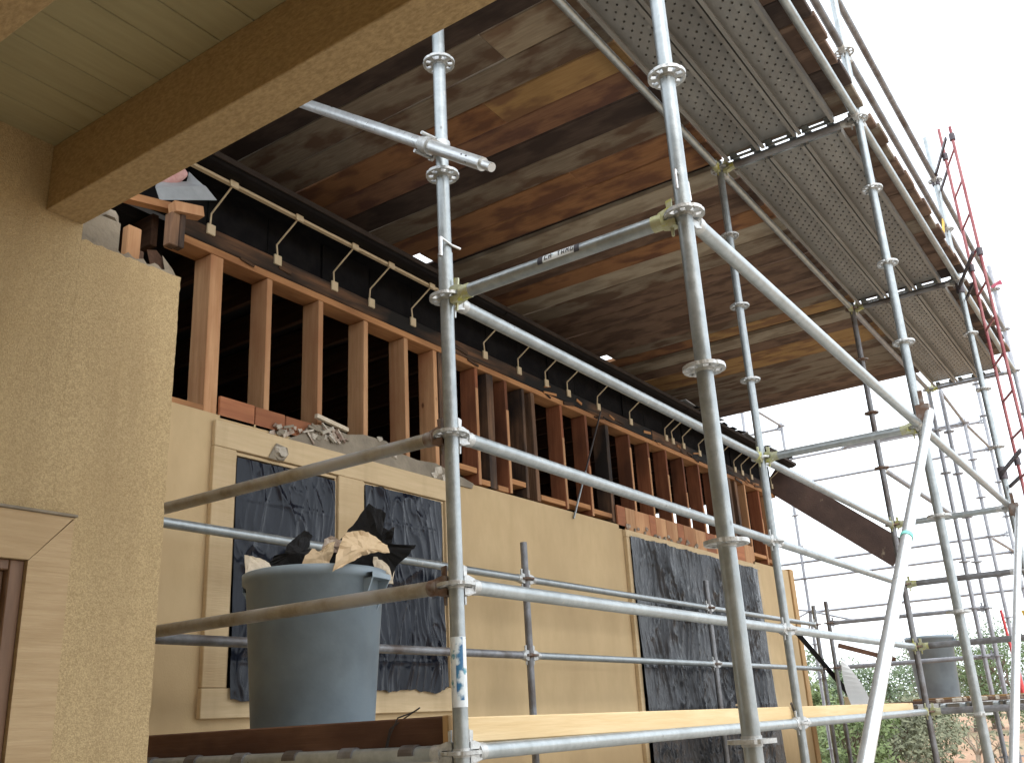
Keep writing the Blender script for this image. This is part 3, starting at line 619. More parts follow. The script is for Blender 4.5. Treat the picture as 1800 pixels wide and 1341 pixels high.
# ledgers
lg = ledger((0, 0, 0), (0, RW, 0), 'short crosswise ledger between the near pair of poles, with a printed label', h0='yellow_cast', h1='yellow_cast')
ledger((0, 0, 0), (BX, 0, 0), 'long bright ledger from the stickered pole, topmost of four along the house', h1='yellow_cast')
ledger((0, RW, 0), (BX, RW, 0), 'long ledger running back from the nearest pole to the diagonal brace')
for z, nm in ((-.5, 'second'), (-1., 'third')):
    ledger((0, 0, z), (BX, 0, z), 'long bright ledger from the stickered pole, %s from the top of four' % nm)
ledger((0, 0, -1.5), (BX, 0, -1.5), 'long bright ledger under the pale toe board, lowest of four')
ledger((0, IY, -.5), (0, 0, -.5), 'stained crosswise guard rail passing above the bin', 'tubebrown', 'rust_cast', 'rust_cast')
ledger((0, IY, -1.), (0, 0, -1.), 'stained crosswise guard rail passing in front of the bin', 'tubebrown', 'rust_cast', 'rust_cast')
ledger((0, IY, -1.5), (0, 0, -1.5), 'crosswise ledger under the dark toe board carrying plank hooks', 'galv', 'rust_cast', 'cast')
ledger((BX, 0, 0), (BX, RW, 0), 'crosswise ledger with yellow ends meeting the big diagonal brace', h0='yellow_cast', h1='yellow_cast')
ledger((BX, 0, 0), (2 * BX, 0, 0), 'ledger running over the dark sloping rafter beyond the house corner', h1='yellow_cast')
for z, nm in ((-.5, 'upper guard rail of the second bay crossing the white sky'), (-1., 'lower guard rail of the second bay leading to the far bin'), (-1.5, 'bottom ledger of the second bay under the pale toe board')):
    ledger((BX, 0, z), (2 * BX, 0, z), nm, h1='yellow_cast' if z < -.6 else 'cast')
ledger((BX, RW, 0), (2 * BX, RW, 0), 'ledger of the outer row descending from the diagonal brace to the right edge')
for z, nm in ((0, 'topmost'), (-.5, 'second from top'), (-1., 'third from top, crossing the far bin'), (-1.5, 'lowest, below the far bin')):
    ledger((2 * BX, 0, z), (2 * BX, RW, z), 'crosswise far ledger behind the second outer pole, %s' % nm, 'galv_dark' if z else 'galv', h0='yellow_cast')
ledger((2 * BX, 0, .5), (3 * BX, 0, .5), 'ledger running back from the dark pole above the rafter', 'galv_far')
for z, nm in ((-.5, 'upper'), (-1., 'lower')):
    ledger((0, IY, z), (BX, IY, z), '%s grey guard rail along the tan wall behind the bin' % nm, 'galv_dark' if z < -.7 else 'galv')
    ledger((BX, IY, z), (2 * BX, IY, z), '%s grey guard rail along the wall in front of the wide black plastic' % nm)
    ledger((2 * BX, IY, z), (3 * BX + .05, IY, z), '%s guard rail along the wall ending at the house corner' % nm)
    ledger((3 * BX + .03, IY - .16, z), (9.29, -.10, z), '%s end guard rail across the sky before the far bin' % nm, 'galv_far', 'galv_far', 'galv_far')
# deck-level tubes
for k in range(3):
    nm = ('nearest', 'middle', 'farthest')[k]
    ledger((k * BX, 0, 2), ((k + 1) * BX, 0, 2), 'deck edge tube between wooden planks and steel planks, %s length' % nm, 'galv' if k < 2 else 'galv_far', h1='yellow_cast')
    ledger((k * BX, RW, 2), ((k + 1) * BX, RW, 2), 'deck edge tube along the outer side of the steel planks, %s length' % nm)
    for z, t in ((2.5, 'mid rail'), (3.0, 'top rail')):
        ledger((k * BX, RW, z), ((k + 1) * BX, RW, z), 'outer guard %s above the upper deck, %s length' % (t, nm), 'galv_dark')
    if k: ledger((k * BX, 0, 2), (k * BX, RW, 2), 'transom under the steel planks at the %s joint' % ('near' if k == 1 else 'middle'), 'galv_dark', 'yellow_cast')
ledger((3 * BX, 0, 2), (3 * BX, RW, 2), 'transom under the far end of the steel planks', 'galv_far', 'yellow_cast')
ledger((0, 0, 2), (0, RW, 2), 'transom above the near pole pair out of view', 'galv')
# far scaffold
FA = [((12.75, -.08, 2), (12.75, 2.93, 2), 'faint far crosswise rail just below the plank deck edge'), ((12.75, -.08, 2.42), (12.75, 2.93, 2.42), 'faint far crosswise rail close under the yellow ended ledger'),
      ((12.75, -.08, .75), (12.75, 3.4, .75), 'faint far crosswise rail crossing the rafter, upper'), ((12.75, -.08, .5), (12.75, 3.4, .5), 'faint far crosswise rail crossing the rafter, lower'),
      ((12.75, -.08, -.02), (12.75, 2.93, -.02), 'faint far crosswise rail at the star of braces'),
      ((3 * BX + .14, -.10, 2), (10.98, -.05, 2), 'far rail leading on from the deck end'), ((10.98, -.05, 2), (12.75, -.08, 2), 'farthest rail by the right edge leading on from the deck end'),
      ((10.98, -.05, 2), (10.98, 1.6, 2), 'short far crosswise rail just past the deck end'),
      ((12.75, 2.93, 3.0), (10.98, 2.93, 3.0), 'faint far rail high above the roof edge'), ((10.98, 2.93, 3.0), (10.98, 4.4, 3.0), 'faint far crosswise rail above the roof edge'), ((12.75, 2.93, 2.96), (12.75, 5.6, 2.96), 'faint farthest crosswise rail above the roof edge'),
      ((10.98, -.05, .5), (12.75, -.08, .5), 'faint farthest lengthwise rail by the right edge')]
for a, b, l in FA: ledger(a, b, l, 'galv_far', 'galv_far', 'galv_far', r=.021, n=8)
for i, (dx, dy, dz) in enumerate(((.9, .35, -.25), (-.5, .7, -.4), (-.3, -.8, -.25), (.3, 1.0, .2))):
    solo('scaffold_brace', MB((12.75, 2.93, 0)).tube((12.75, 2.93, 0), (12.75 + dx, 2.93 + dy, dz), .016, 6), 'galv_far',
         'faint strut of the far star of braces, %s' % ('pointing away', 'pointing lower left', 'pointing lower right', 'pointing left')[i], 'scaffold brace', 'star of braces')
# big diagonal braces on the outer face
def brace(p, q, label, mt='galv_glare'):
    p = Vector(p); q = Vector(q); d = (q - p).normalized()
    o = solo('diagonal_brace', MB(p).tube(p, q, TR, 18), mt, label, 'scaffold brace', 'diagonal braces')
    part('brace_coupler', MB(p).obox(p + Vector((.0, .03, 0)), (1, 0, 0), (0, 1, 0), (0, 0, 1), .03, .035, .045).obox(p + Vector((0, .03, .03)), (1, 0, 0), (0, 1, 0), (0, 0, 1), .006, .012, .10), 'rust_cast', o)
    return o
BRZ = -2.10
b1 = brace((2.985, RW - .07, .055), (-.02, RW - .075, BRZ), 'big bright diagonal brace running down across the lower right')
part('tape_band', MB((2.3, RW - .075, -.5)).tube(Vector((2.985, RW - .07, .055)).lerp(Vector((-.02, RW - .075, BRZ)), .38), Vector((2.985, RW - .07, .055)).lerp(Vector((-.02, RW - .075, BRZ)), .387), TR + .003, 18), 'teal', b1)
brace((5.90, RW - .075, -.05), (2.85, RW - .075, -2.0), 'bright upright looking brace at the right picture edge')
# loose tube clamped to the stickered pole
_a, _b = Vector((.200, 1.32, 1.63)), Vector((-.122, -.305, .352)); _dd = (_b - _a).normalized()
lt = solo('clamped_tube', MB(_a).tube(_a, _b - _dd * .055, TR, 20).tube(_b - _dd * .056, _b, .0165, 16), 'galv_glare', 'loose scaffold tube with spigot end clamped slanting to the stickered pole', 'scaffold tube')
for k in (0, 1):
    c = _b - _dd * (.13 + .03 * k) + _dd.cross(Vector((0, 0, 1))).normalized() * .0236 * 1 + Vector((0, 0, .006))
    part('pin_hole', MB(c).tube(c, c - _dd.cross(Vector((0, 0, 1))).normalized() * .002, .0055, 8), 'ink', lt)
cp = _a.lerp(_b, (.0 - _a.y) / (_b.y - _a.y) - .015)
cl = thing('swivel_clamp', cp, 'bright swivel clamp holding the loose tube to the pole', 'clamp')
_u = _dd; _v = _dd.cross(Vector((0, 0, 1))).normalized(); _w = _u.cross(_v)
part('tube_jaw', MB(cp).tube(cp - _u * .028, cp + _u * .028, .0325, 12), 'cast', cl)
part('pole_jaw', MB(cp).tube((0, 0, cp.z - .028), (0, 0, cp.z + .028), .0325, 12), 'cast', cl)
part('saddle', MB(cp).obox((cp + Vector((0, 0, cp.z))) / 2, _u, _v, _w, .026, .04, .026), 'cast', cl)
for s_ in (-1, 1):
    c = cp + _w * .036 * s_ - _u * .01
    part('clamp_bolt', MB(c).tube(c - _u * .01 + _v * .03, c - _u * .01 - _v * .045, .007, 8).tube(c - _u * .01 - _v * .045, c - _u * .01 - _v * .058, .012, 6), 'cast', cl)
# stickers
part('sticker', MB((0, 0, -1.3)).tube((0, 0, -1.37), (0, 0, -1.162), TR + .0006, 24, caps=False), 'sticker_white', L0)
st = MB((0, 0, -1.3)); V = []
for k in range(7):
    a = radians(198 + k * 9); V += [((TR + .0012) * cos(a), (TR + .0012) * sin(a), -1.35), ((TR + .0012) * cos(a), (TR + .0012) * sin(a), -1.164)]
st.add(V, [(2 * k, 2 * k + 2, 2 * k + 3, 2 * k + 1) for k in range(6)], True); part('sticker', st, 'sticker_blue', L0)
# printed label on the crosswise ledger: white band, dark ends, illegible worn capitals
def arc(mb, y0, y1, a0, a1, r):
    V = []; 
    for k in range(7):
        a = radians(a0 + (a1 - a0) * k / 6); V += [(-r * cos(a), y0, r * sin(a)), (-r * cos(a), y1, r * sin(a))]
    mb.add(V, [(2 * k, 2 * k + 2, 2 * k + 3, 2 * k + 1) for k in range(6)], True); return mb
part('label_band', arc(MB((0, -.45, 0)), -.555, -.405, -20, 75, TR + .0006), 'sticker_white', lg)
part('label_end', arc(MB((0, -.37, 0)), -.42, -.40, -25, 60, TR + .0011), 'ink', lg)
part('label_end', arc(MB((0, -.52, 0)), -.56, -.54, -25, 75, TR + .0011), 'ink', lg)
GL = {'C': ['111', '100', '100', '100', '111'], 'A': ['010', '101', '111', '101', '101'], 'T': ['111', '010', '010', '010', '010'], 'W': ['101', '101', '101', '111', '101'],
      'N': ['101', '111', '111', '101', '101'], 'G': ['111', '100', '101', '101', '111'], ' ': ['000'] * 5}
yy = -.427
tx = MB((0, -.45, 0))
for ch in 'CA TWNG':
    for r_, row in enumerate(GL[ch]):
        for c_, bit in enumerate(row):
            if bit == '1':
                arc(tx, yy - c_ * .0042 - .0040, yy - c_ * .0042, 40 - r_ * 9, 40 - (r_ + 1) * 9 + .5, TR + .0014)
    yy -= .0165
part('label_text', tx, 'ink', lg)['kind'] = 'stuff'

ORD = 'first second third fourth fifth sixth seventh eighth ninth tenth eleventh twelfth thirteenth fourteenth fifteenth sixteenth'.split()
# ------------------------------------------------------------------ steel deck planks (perforated channels)
def deck_mesh(L, wd, mat):
    mb = MB(); h = .058; z1 = 0.; V = {}; VV = []; F = []
    def vi(x, y, z):
        k = (round(x, 4), round(y, 4), round(z, 4))
        if k not in V: V[k] = len(VV); VV.append(k)
        return V[k]
    cols = 5; cy = (wd - .07) / cols; nx_ = int(L / .045); cx = L / nx_
    hw = wd / 2
    for i in range(nx_):
        for j in range(cols):
            x0, x1 = i * cx, (i + 1) * cx; y0 = -hw + .035 + j * cy; y1 = y0 + cy
            end = i == 0 or i == nx_ - 1
            if (i + j) % 2 == 0 and not (i < 2 or i > nx_ - 3):
                mx_, my_ = (x0 + x1) / 2, (y0 + y1) / 2; r = .0062
                sq = [(x0, y0), (x1, y0), (x1, y1), (x0, y1)]
                oc = [(mx_ + r * cos(a), my_ + r * sin(a)) for a in [radians(225 + 45 * k) for k in range(8)]]
                q = [vi(*p, z1) for p in sq]; o_ = [vi(*p, z1) for p in oc]; o2 = [vi(*p, z1 - .004) for p in oc]
                for k in range(4):
                    F.append((q[k], q[(k + 1) % 4], o_[(2 * k + 2) % 8], o_[(2 * k + 1) % 8], o_[2 * k]))
                for k in range(8): F.append((o_[k], o_[(k + 1) % 8], o2[(k + 1) % 8], o2[k]))
            else:
                F.append((vi(x0, y0, z1), vi(x1, y0, z1), vi(x1, y1, z1), vi(x0, y1, z1)))
    mb.add(VV, F)
    for s_ in (-1, 1):                               # rolled edges: shoulder, web, return lip
        pr = [(hw - .035, 0), (hw - .030, .004), (hw, .004), (hw, -h), (hw - .022, -h), (hw - .022, -h + .012), (hw - .019, -h + .012), (hw - .019, -h + .003), (hw - .003, -h + .003), (hw - .003, .0), (hw - .032, .0)]
        k = len(pr)
        mb.add([(0, s_ * y, z) for y, z in pr] + [(L, s_ * y, z) for y, z in pr], [(i, (i + 1) % k, k + (i + 1) % k, k + i) for i in range(k)])
    return mb.mesh('steel_plank', mat)
DM = deck_mesh(BX - .14, .232, M['deck_steel'])
def hooks_mesh():
    mb = MB()
    for s_ in (-.072, .072):
        P_ = [(-.002, -.05), (-.002, -.004), (-.035, -.002), (-.078, -.008), (-.080, -.03), (-.072, -.03), (-.070, -.016), (-.036, -.010), (-.012, -.014), (-.010, -.05)]
        k = len(P_); V = [(x, s_ - .02, z) for x, z in P_] + [(x, s_ + .02, z) for x, z in P_]
        mb.add(V, [(i, (i + 1) % k, k + (i + 1) % k, k + i) for i in range(k)])
    mb.box((-.010, -.092, -.05), (-.002, .092, -.032))
    return mb.mesh('hook_end', 'galv')
HM = hooks_mesh()
def claw_mesh():
    mb = MB(); k = 10; V = []
    for i in range(k + 1):
        a = radians(-15 + 200 * i / k)
        for r in (.0246, .0295): V.append((-.07 + r * cos(a), 0, -.052 + r * sin(a)))
    A = [(x, -.03, z) for x, _, z in V]; B = [(x, .03, z) for x, _, z in V]; n_ = len(V)
    mb.add(A + B, [(2 * i, 2 * i + 2, 2 * i + 3, 2 * i + 1) for i in range(k)] + [(n_ + 2 * i, n_ + 2 * i + 1, n_ + 2 * i + 3, n_ + 2 * i + 2) for i in range(k)]
           + [(2 * i + 1, 2 * i + 3, n_ + 2 * i + 3, n_ + 2 * i + 1) for i in range(k)] + [(2 * i, n_ + 2 * i, n_ + 2 * i + 2, 2 * i + 2) for i in range(k)] + [(0, 1, n_ + 1, n_), (n_ - 2, 2 * n_ - 2, 2 * n_ - 1, n_ - 1)])
    mb.box((-.044, -.025, -.05), (-.001, .025, -.028))
    return mb.mesh('claw', 'galv_dark')
CM = claw_mesh()
def deck(x, y, z, label, group, hm=None):
    hm = hm or HM
    o = link('steel_plank', DM, (x + .07, y, z + .052)); tag(o, label, 'steel plank', group)
    h0 = link('hook_end', hm, (x + .07, y, z + .052), o)
    h1 = link('hook_end', hm, (x + BX - .07, y, z + .052), o); h1.rotation_euler = (0, 0, pi)
    return o
YS = [-.195, -.437, -.679]
NB = ('nearest', 'middle', 'farthest'); NP = ('beside the wooden planks', 'in the centre of three', 'along the outer edge')
for k in range(3):
    for j, y in enumerate(YS):
        deck(k * BX, y, 2.0, 'perforated steel plank overhead in the %s bay, %s' % (NB[k], NP[j]), 'steel planks of the upper deck')
for k in range(3):
    for j in range(6):
        deck(k * BX, .20 + j * .26, -1.5, 'steel plank of the bin platform, %s bay, %s from its open edge' % (NB[k], ORD[j]), 'steel planks of the bin platform', CM)

# ------------------------------------------------------------------ wooden planks of the upper deck
PZ = 2.066
BOUND = [(-.72, 'dark'), (-.47, 'brown'), (-.22, 'gray'), (.03, 'dark'), (.28, 'brown'), (.53, 'dark'), (.78, 'dark'), (1.034, 'tan'), (1.293, 'gray'), (1.538, 'ochre'), (1.79, 'redbr'), (2.025, 'dark'), (2.27, 'gray'), (2.525, 'orange'), (2.77, 'orange'),
         (3.045, None), (3.115, 'pale'), (3.335, 'brown'), (3.575, 'brown'), (3.82, 'orange'), (4.06, 'pale'), (4.31, 'gray'), (4.56, 'brown'), (4.81, 'brown'), (5.06, 'brown'), (5.31, 'brown'), (5.53, 'brown'), (5.72, 'gray'), (5.915, 'ochre'),
         (6.12, None), (6.22, 'pale'), (6.47, 'brown'), (6.72, 'ochre'), (6.95, 'ochre'), (7.19, 'gray'), (7.44, 'gray'), (7.69, 'gray'), (7.93, 'gray'), (8.17, 'brown'), (8.41, 'brown'), (8.645, None)]
rp = random.Random(8); TN = {'gray': 'weathered grey', 'tan': 'pale grey tan', 'ochre': 'bright ochre', 'orange': 'orange brown', 'redbr': 'red brown', 'dark': 'near black', 'pale': 'pale beige', 'brown': 'dull brown'}
cnt = 0; zc = {}
JOINT = {1.034: (.52, 'gray', 'tan'), 1.538: (.86, 'orange', 'ochre'), 3.115: (.03, 'pale', 'pale'), 6.22: (.03, 'pale', 'brown'), 2.525: (.86, 'orange', 'orange'), 5.915: (1.4, 'orange', 'ochre')}
for (x0, t), (x1, _) in zip(BOUND, BOUND[1:]):
    if not t: continue
    cnt += 1
    yo = -.957 - rp.uniform(0, .04); yi = 3.0 + rp.uniform(-.1, .1)
    if abs(x0 - 2.77) < .01: yi = 2.385
    if abs(x0 - 5.72) < .01: yi = 2.375
    sk = rp.uniform(-.006, .006); g0 = .004
    segs = [(-.03, yi, t)]
    if x0 in JOINT: yj, ta, tb = JOINT[x0]; segs = [(-.03, yj, tb), (yj + .0015, yi, ta)] if yj > .1 else segs
    segs.append((yo, -.042, rp.choice(('brown', 'brown', 'dark', 'gray', 'brown'))))  # tones kept dark to paint in the shade on the outer strip
    zone = 'nearest' if x0 < 3.05 else 'middle' if x0 < 6.1 else 'farthest'; zc[zone] = zc.get(zone, -1) + 1
    dz = rp.uniform(0, .006)
    for q, (a, b, tt) in enumerate(segs):
        mb = MB(((x0 + x1) / 2, (a + b) / 2, PZ))
        mb.bbox((x0 + g0 + (.075 if x0 in (3.115, 6.22) and a < -.5 else 0), a, PZ + dz), (x1 - g0, b, PZ + .038 + dz), .004)
        for v in mb.v: v.x += sk * v.y + .002 * sin(v.y * 3 + cnt)
        where = '' if len(segs) == 2 else (', outer half' if q == 0 else ', house half')
        lab = '%s wooden deck plank, %s of the %s bay from the porch%s' % (TN[tt], ORD[zc[zone]], zone, where)
        if a < -.5: lab = '%s plank end above the steel planks, %s of the %s bay from the porch' % (TN[tt], ORD[zc[zone]], zone)
        solo('deck_plank', mb, 'plk_' + tt, lab, 'plank', 'wooden planks of the upper deck')
for x0, x1, l in ((3.02, 3.16, 'nearer'), (6.08, 6.26, 'farther')):
    solo('gap_batten', MB((x0, 1.4, 2.12)).bbox((x0, .02, 2.112), (x1, 2.9, 2.13), .003), 'plk_dark' if x0 < 4 else 'plk_redbr', 'dark batten covering the %s gap between wooden planks' % l, 'batten', 'battens over the deck gaps')

# ------------------------------------------------------------------ toe boards
solo('toe_board', MB((2.95, -.05, -1.37)).bbox((.045, -.030, -1.474), (5.75, .008, -1.398), .004), 'toe_new', 'long pale new pine toe board on the platform edge', 'toe board', 'toe boards')
for v in bpy.data.objects['toe_board'].data.vertices: v.co.y += .052; v.co.z -= max(0, v.co.x + 2.9) * .005
solo('toe_board', MB((.0, .9, -1.38)).bbox((.030, .07, -1.488), (.068, 1.78, -1.391), .005), 'toe_old', 'dark stained toe board in front of the near bin', 'toe board', 'toe boards')
solo('wood_offcut', MB((0, .05, -1.38)).bbox((-.005, .045, -1.488), (.028, .068, -1.39), .003), 'osb', 'short grey upright offcut between dark toe board and pole', 'offcut')
def wirething(pts, label, r=.0025): solo('tie_wire', MB(pts[0]).path(pts, r, 5), 'wire', label, 'wire', 'tie wires')
wirething([(.02, .33, -1.53), (.015, .30, -1.44), (.022, .27, -1.388), (.045, .22, -1.372), (.03, .185, -1.362), (.05, .24, -1.378), (.017, .30, -1.42), (.02, .33, -1.5)], 'thin tie wire twisted over the dark toe board')
wirething([(3.02, .0, -1.50), (3.0, .012, -1.43), (2.97, .01, -1.398), (2.99, .012, -1.392), (3.03, .012, -1.45), (3.03, 0, -1.52)], 'thin tie wire looped over the pale toe board', .003)
solo('wood_splinter', MB((2.35, .04, -1.39)).beam((2.28, .04, -1.394), (2.47, .04, -1.380), .012, .008).beam((2.42, .035, -1.386), (2.47, .05, -1.362), .01, .006), 'board_pale', 'small pale splinter lying on the pale toe board', 'splinter')

# ------------------------------------------------------------------ bins
def bin_(cx, cy, z0, h, rt, label, n=48):
    root = thing('trash_bin', (cx, cy, z0), label, 'bin', 'grey round bins')
    rb = rt * .86
    prof = [(0, 0), (rb * .9, 0), (rb, .02), (rt, h - .045), (rt + .016, h - .042), (rt + .018, h - .004), (rt + .012, h), (rt - .006, h - .002), (rt - .012, h - .03), (rb - .008, .03), (0, .03)]
    mb = MB((cx, cy, z0)); k = len(prof)
    mb.add([(cx + r * cos(2 * pi * i / n), cy + r * sin(2 * pi * i / n), z0 + z) for r, z in prof[1:-1] for i in range(n)],
           [(j * n + i, j * n + (i + 1) % n, (j + 1) * n + (i + 1) % n, (j + 1) * n + i) for j in range(k - 3) for i in range(n)], True)
    mb.add([(cx + prof[1][0] * cos(2 * pi * i / n), cy + prof[1][0] * sin(2 * pi * i / n), z0) for i in range(n)], [tuple(range(n))[::-1]])
    mb.add([(cx + prof[-2][0] * cos(2 * pi * i / n), cy + prof[-2][0] * sin(2 * pi * i / n), z0 + .03) for i in range(n)], [tuple(range(n))])
    o = part('body', mb, 'bin', root)
    for a0 in (-80, 100):
        hb = MB((cx, cy, z0 + h))
        for da in (-11, 11):
            a = radians(a0 + da); d = Vector((cos(a), sin(a), 0)); t = Vector((-sin(a), cos(a), 0)); c = Vector((cx, cy, z0 + h - .05))
            hb.add([c + d * (rt - .004) + t * s for s in (-.004, .004)] + [c + d * (rt + .05) + t * s for s in (-.004, .004)] + [c + d * (rt - .012) + t * s - Vector((0, 0, .13)) for s in (-.004, .004)],
                   [(0, 2, 4), (1, 5, 3), (0, 1, 3, 2), (2, 3, 5, 4), (4, 5, 1, 0)])
        a = [radians(a0 - 12 + 3 * i) for i in range(9)]
        V = [(cx + R * cos(q), cy + R * sin(q), z0 + h + z) for R, z in ((rt, -.052), (rt + .052, -.052), (rt + .052, -.03), (rt, -.03)) for q in a]
        hb.add(V, [(j * 9 + i, j * 9 + i + 1, ((j + 1) % 4) * 9 + i + 1, ((j + 1) % 4) * 9 + i) for j in range(4) for i in range(8)])
        part('handle', hb, 'bin', root)
    return root
BZ = -1.443
bin_(.547, 1.19, BZ, .675, .292, 'large grey round bin heaped with torn black felt and board')
bin_(11.35, .98, -1.42, .80, .285, 'far grey round bin on the distant platform against the sky', 32)
# debris: shapes given in a plane facing the camera side, thick and bent
Cx, Cy, Rz = .547, 1.19, BZ + .685
_fx = Vector((.83, -.56, 0)).normalized(); _fn = Vector((.56, .83, 0)).normalized()
def scrap(name, pts, off, mt, label, t=.006, lean=0., bend=.0, cat='scrap'):
    """pts in (metres right, metres up) about the bin rim centre; off = metres behind the bin axis"""
    c = Vector((Cx, Cy, Rz + (.035 if mt != 'black_felt' else .01))); mb = MB(c + _fn * off); V = []
    A = [c + _fx * x + _fn * (off + lean * z + bend * x * x * 6) + Vector((0, 0, z)) for x, z in pts]
    cen = sum(A, Vector()) / len(A) - _fn * .015; k = len(A)
    tri = [(cen, A[i], A[(i + 1) % k]) for i in range(k)]
    for _ in range(2):
        nt_ = []
        for a, b, c_ in tri:
            ab, bc, ca = (a + b) / 2, (b + c_) / 2, (c_ + a) / 2
            nt_ += [(a, ab, ca), (ab, b, bc), (ca, bc, c_), (ab, bc, ca)]
        tri = nt_
    def cr(p):                                     # crumple, keyed on the point so shared corners stay joined
        q = p * 19 + Vector((off * 50, 0, 0)); e = NZ.noise(p * 60) * .007
        return p + _fn * (NZ.noise(q) * .022 + NZ.noise(q * 2.3) * .009) + _fx * e + Vector((0, 0, NZ.noise(p * 55 + Vector((9, 9, 9))) * .007))
    vid = {}; V = []; F = []
    def vi(p):
        key = (round(p.x, 5), round(p.y, 5), round(p.z, 5))
        if key not in vid: vid[key] = len(V); V.append(cr(p))
        return vid[key]
    for T in tri: F.append(tuple(vi(p) for p in T))
    n0 = len(V); ed = {}
    for f_ in F:
        for a, b in zip(f_, f_[1:] + f_[:1]): ed[(a, b)] = ed.get((a, b), 0) + 1
    rim = [(a, b) for (a, b) in ed if (b, a) not in ed]
    mb.add(V + [v + _fn * t for v in V], F + [tuple(n0 + i for i in f_[::-1]) for f_ in F] + [(b, a, n0 + a, n0 + b) for a, b in rim])
    solo(name, mb, mt, label, cat, 'torn scraps heaped in the near bin')
scrap('felt_scrap', [(-.20, -.10), (-.235, .0), (-.19, .045), (-.175, .068), (-.135, .07), (-.13, .10), (-.10, .135), (-.06, .17), (-.035, .165), (-.02, .15), (-.03, .11), (-.04, .08), (-.02, .09), (.0, .085), (-.01, .05), (-.05, .03), (-.07, -.10)], -.05, 'black_felt', 'smaller torn piece of black felt at the left of the bin heap', lean=.2, bend=.3)
scrap('felt_scrap', [(.02, -.10), (.05, .08), (.10, .13), (.16, .20), (.225, .285), (.25, .255), (.275, .25), (.285, .225), (.275, .17), (.295, .16), (.315, .165), (.31, .10), (.325, .085), (.325, .06), (.39, .075), (.36, .03), (.325, .0), (.315, -.04), (.28, -.10)], .06, 'black_felt', 'tallest torn piece of black felt at the right of the bin heap', lean=-.15, bend=-.3)
scrap('board_scrap', [(.0, -.09), (.02, -.02), (.045, .045), (.07, .08), (.13, .095), (.18, .085), (.23, .06), (.265, .045), (.27, .01), (.22, .008), (.16, -.005), (.11, -.03), (.06, -.06)], -.345, 'board_tan', 'curved tan board scrap hanging over the bin rim', lean=.3, bend=.25)
scrap('board_scrap', [(-.30, -.08), (-.305, .035), (-.27, .03), (-.235, .025), (-.20, .0), (-.19, -.08)], -.02, 'board_pale', 'pale board scrap at the left rim of the bin', lean=.3)
scrap('board_scrap', [(-.10, -.06), (-.06, .02), (-.03, .055), (.0, .04), (.03, .07), (.07, .085), (.05, .02), (.03, -.06)], -.11, 'board_tan', 'crumpled tan board scrap in the middle of the bin heap', lean=.4)
scrap('board_scrap', [(.24, -.08), (.235, .02), (.275, .025), (.30, -.01), (.31, -.08)], -.10, 'board_pale', 'pale torn board scrap near the bin handle', lean=.2)
scrap('board_scrap', [(.30, -.09), (.315, -.02), (.37, .045), (.385, .06), (.35, .0), (.335, -.09)], -.02, 'board_pale', 'narrow pale scrap sticking out at the right of the bin', lean=.1)
scrap('plaster_scrap', [(.02, .05), (.04, .115), (.07, .13), (.09, .10), (.16, .115), (.19, .14), (.20, .11), (.21, .06)], -.01, 'rubble', 'dirty plaster scrap between the black felt pieces', lean=.2)

# ------------------------------------------------------------------ dark rafter sloping out from the house corner
solo('rafter', MB((9.3, 1.5, .8)).beam((9.26, 2.06, 1.35), (9.547, .74, .225), .09, .33), 'rust_beam', 'dark brown stained rafter sloping down beyond the house corner', 'rafter')

# ------------------------------------------------------------------ red ladder on the outer pole
lad = thing('ladder', (5.58, -1.13, GZ), 'tall red ladder clamped to the outer scaffold pole', 'ladder')
ra, rb_ = Vector((5.725, -1.078, 0)), Vector((5.435, -1.193, 0))
part('rail', MB((ra.x, ra.y, 1)).tube((ra.x, ra.y, GZ + .03), (ra.x, ra.y, 3.28), .0125, 12), 'red', lad)
part('rail', MB((rb_.x, rb_.y, 1)).tube((rb_.x, rb_.y, GZ + .03), (rb_.x, rb_.y, 3.10), .0125, 12), 'red', lad)
z = GZ + .26
while z < 3.1:
    part('rung', MB((ra.x, ra.y, z)).tube((ra.x, ra.y, z), (rb_.x, rb_.y, z), .0095, 8), 'red', lad); z += .3048
for i, z in enumerate((3.0, 1.93, .28)):
    P0 = Vector((2 * BX, RW, z)); 
    l = ('upper', 'middle', 'lower')[i]
    kc = thing('ladder_clamp', P0, '%s dark clamp bracket tying the red ladder to the pole' % l, 'clamp', 'ladder clamps')
    part('bracket_arm', MB(P0).beam(P0 + Vector((-.03, 0, 0)), (rb_.x + .02, rb_.y + .05, z + .02), .015, .03), 'clampdark', kc)
    part('bracket_arm', MB(P0).beam(P0 + Vector((-.02, -.03, -.12)), (ra.x, ra.y, z - .12), .015, .026), 'clampdark', kc)
    part('pole_clamp', MB(P0).tube(P0 + Vector((0, 0, -.05)), P0 + Vector((0, 0, .05)), .034, 12), 'clampdark', kc)
    for rr in (ra, rb_): part('rail_clamp', MB(P0).tube((rr.x, rr.y, z - .03), (rr.x, rr.y, z + .03), .024, 10), 'clampdark', kc)
solo('flagging_tape', MB((5.4, -1.25, 1.6)).plate([(5.42, -1.21, 1.615), (5.41, -1.25, 1.63), (5.40, -1.29, 1.64), (5.40, -1.30, 1.60), (5.41, -1.26, 1.605), (5.42, -1.22, 1.595)], (1, 0, 0), .004), 'pinktape', 'pink tape flag tied to the red ladder', 'tape')
solo('yellow_tag', MB((5.6, RW, 2.6)).plate([(5.55, RW - .03, 2.20), (5.60, RW - .03, 2.20), (5.80, RW - .03, 2.44), (5.76, RW - .03, 2.46)], (0, 1, 0), .01), 'yellow', 'small yellow tag on the upper outer guard rail', 'tag')

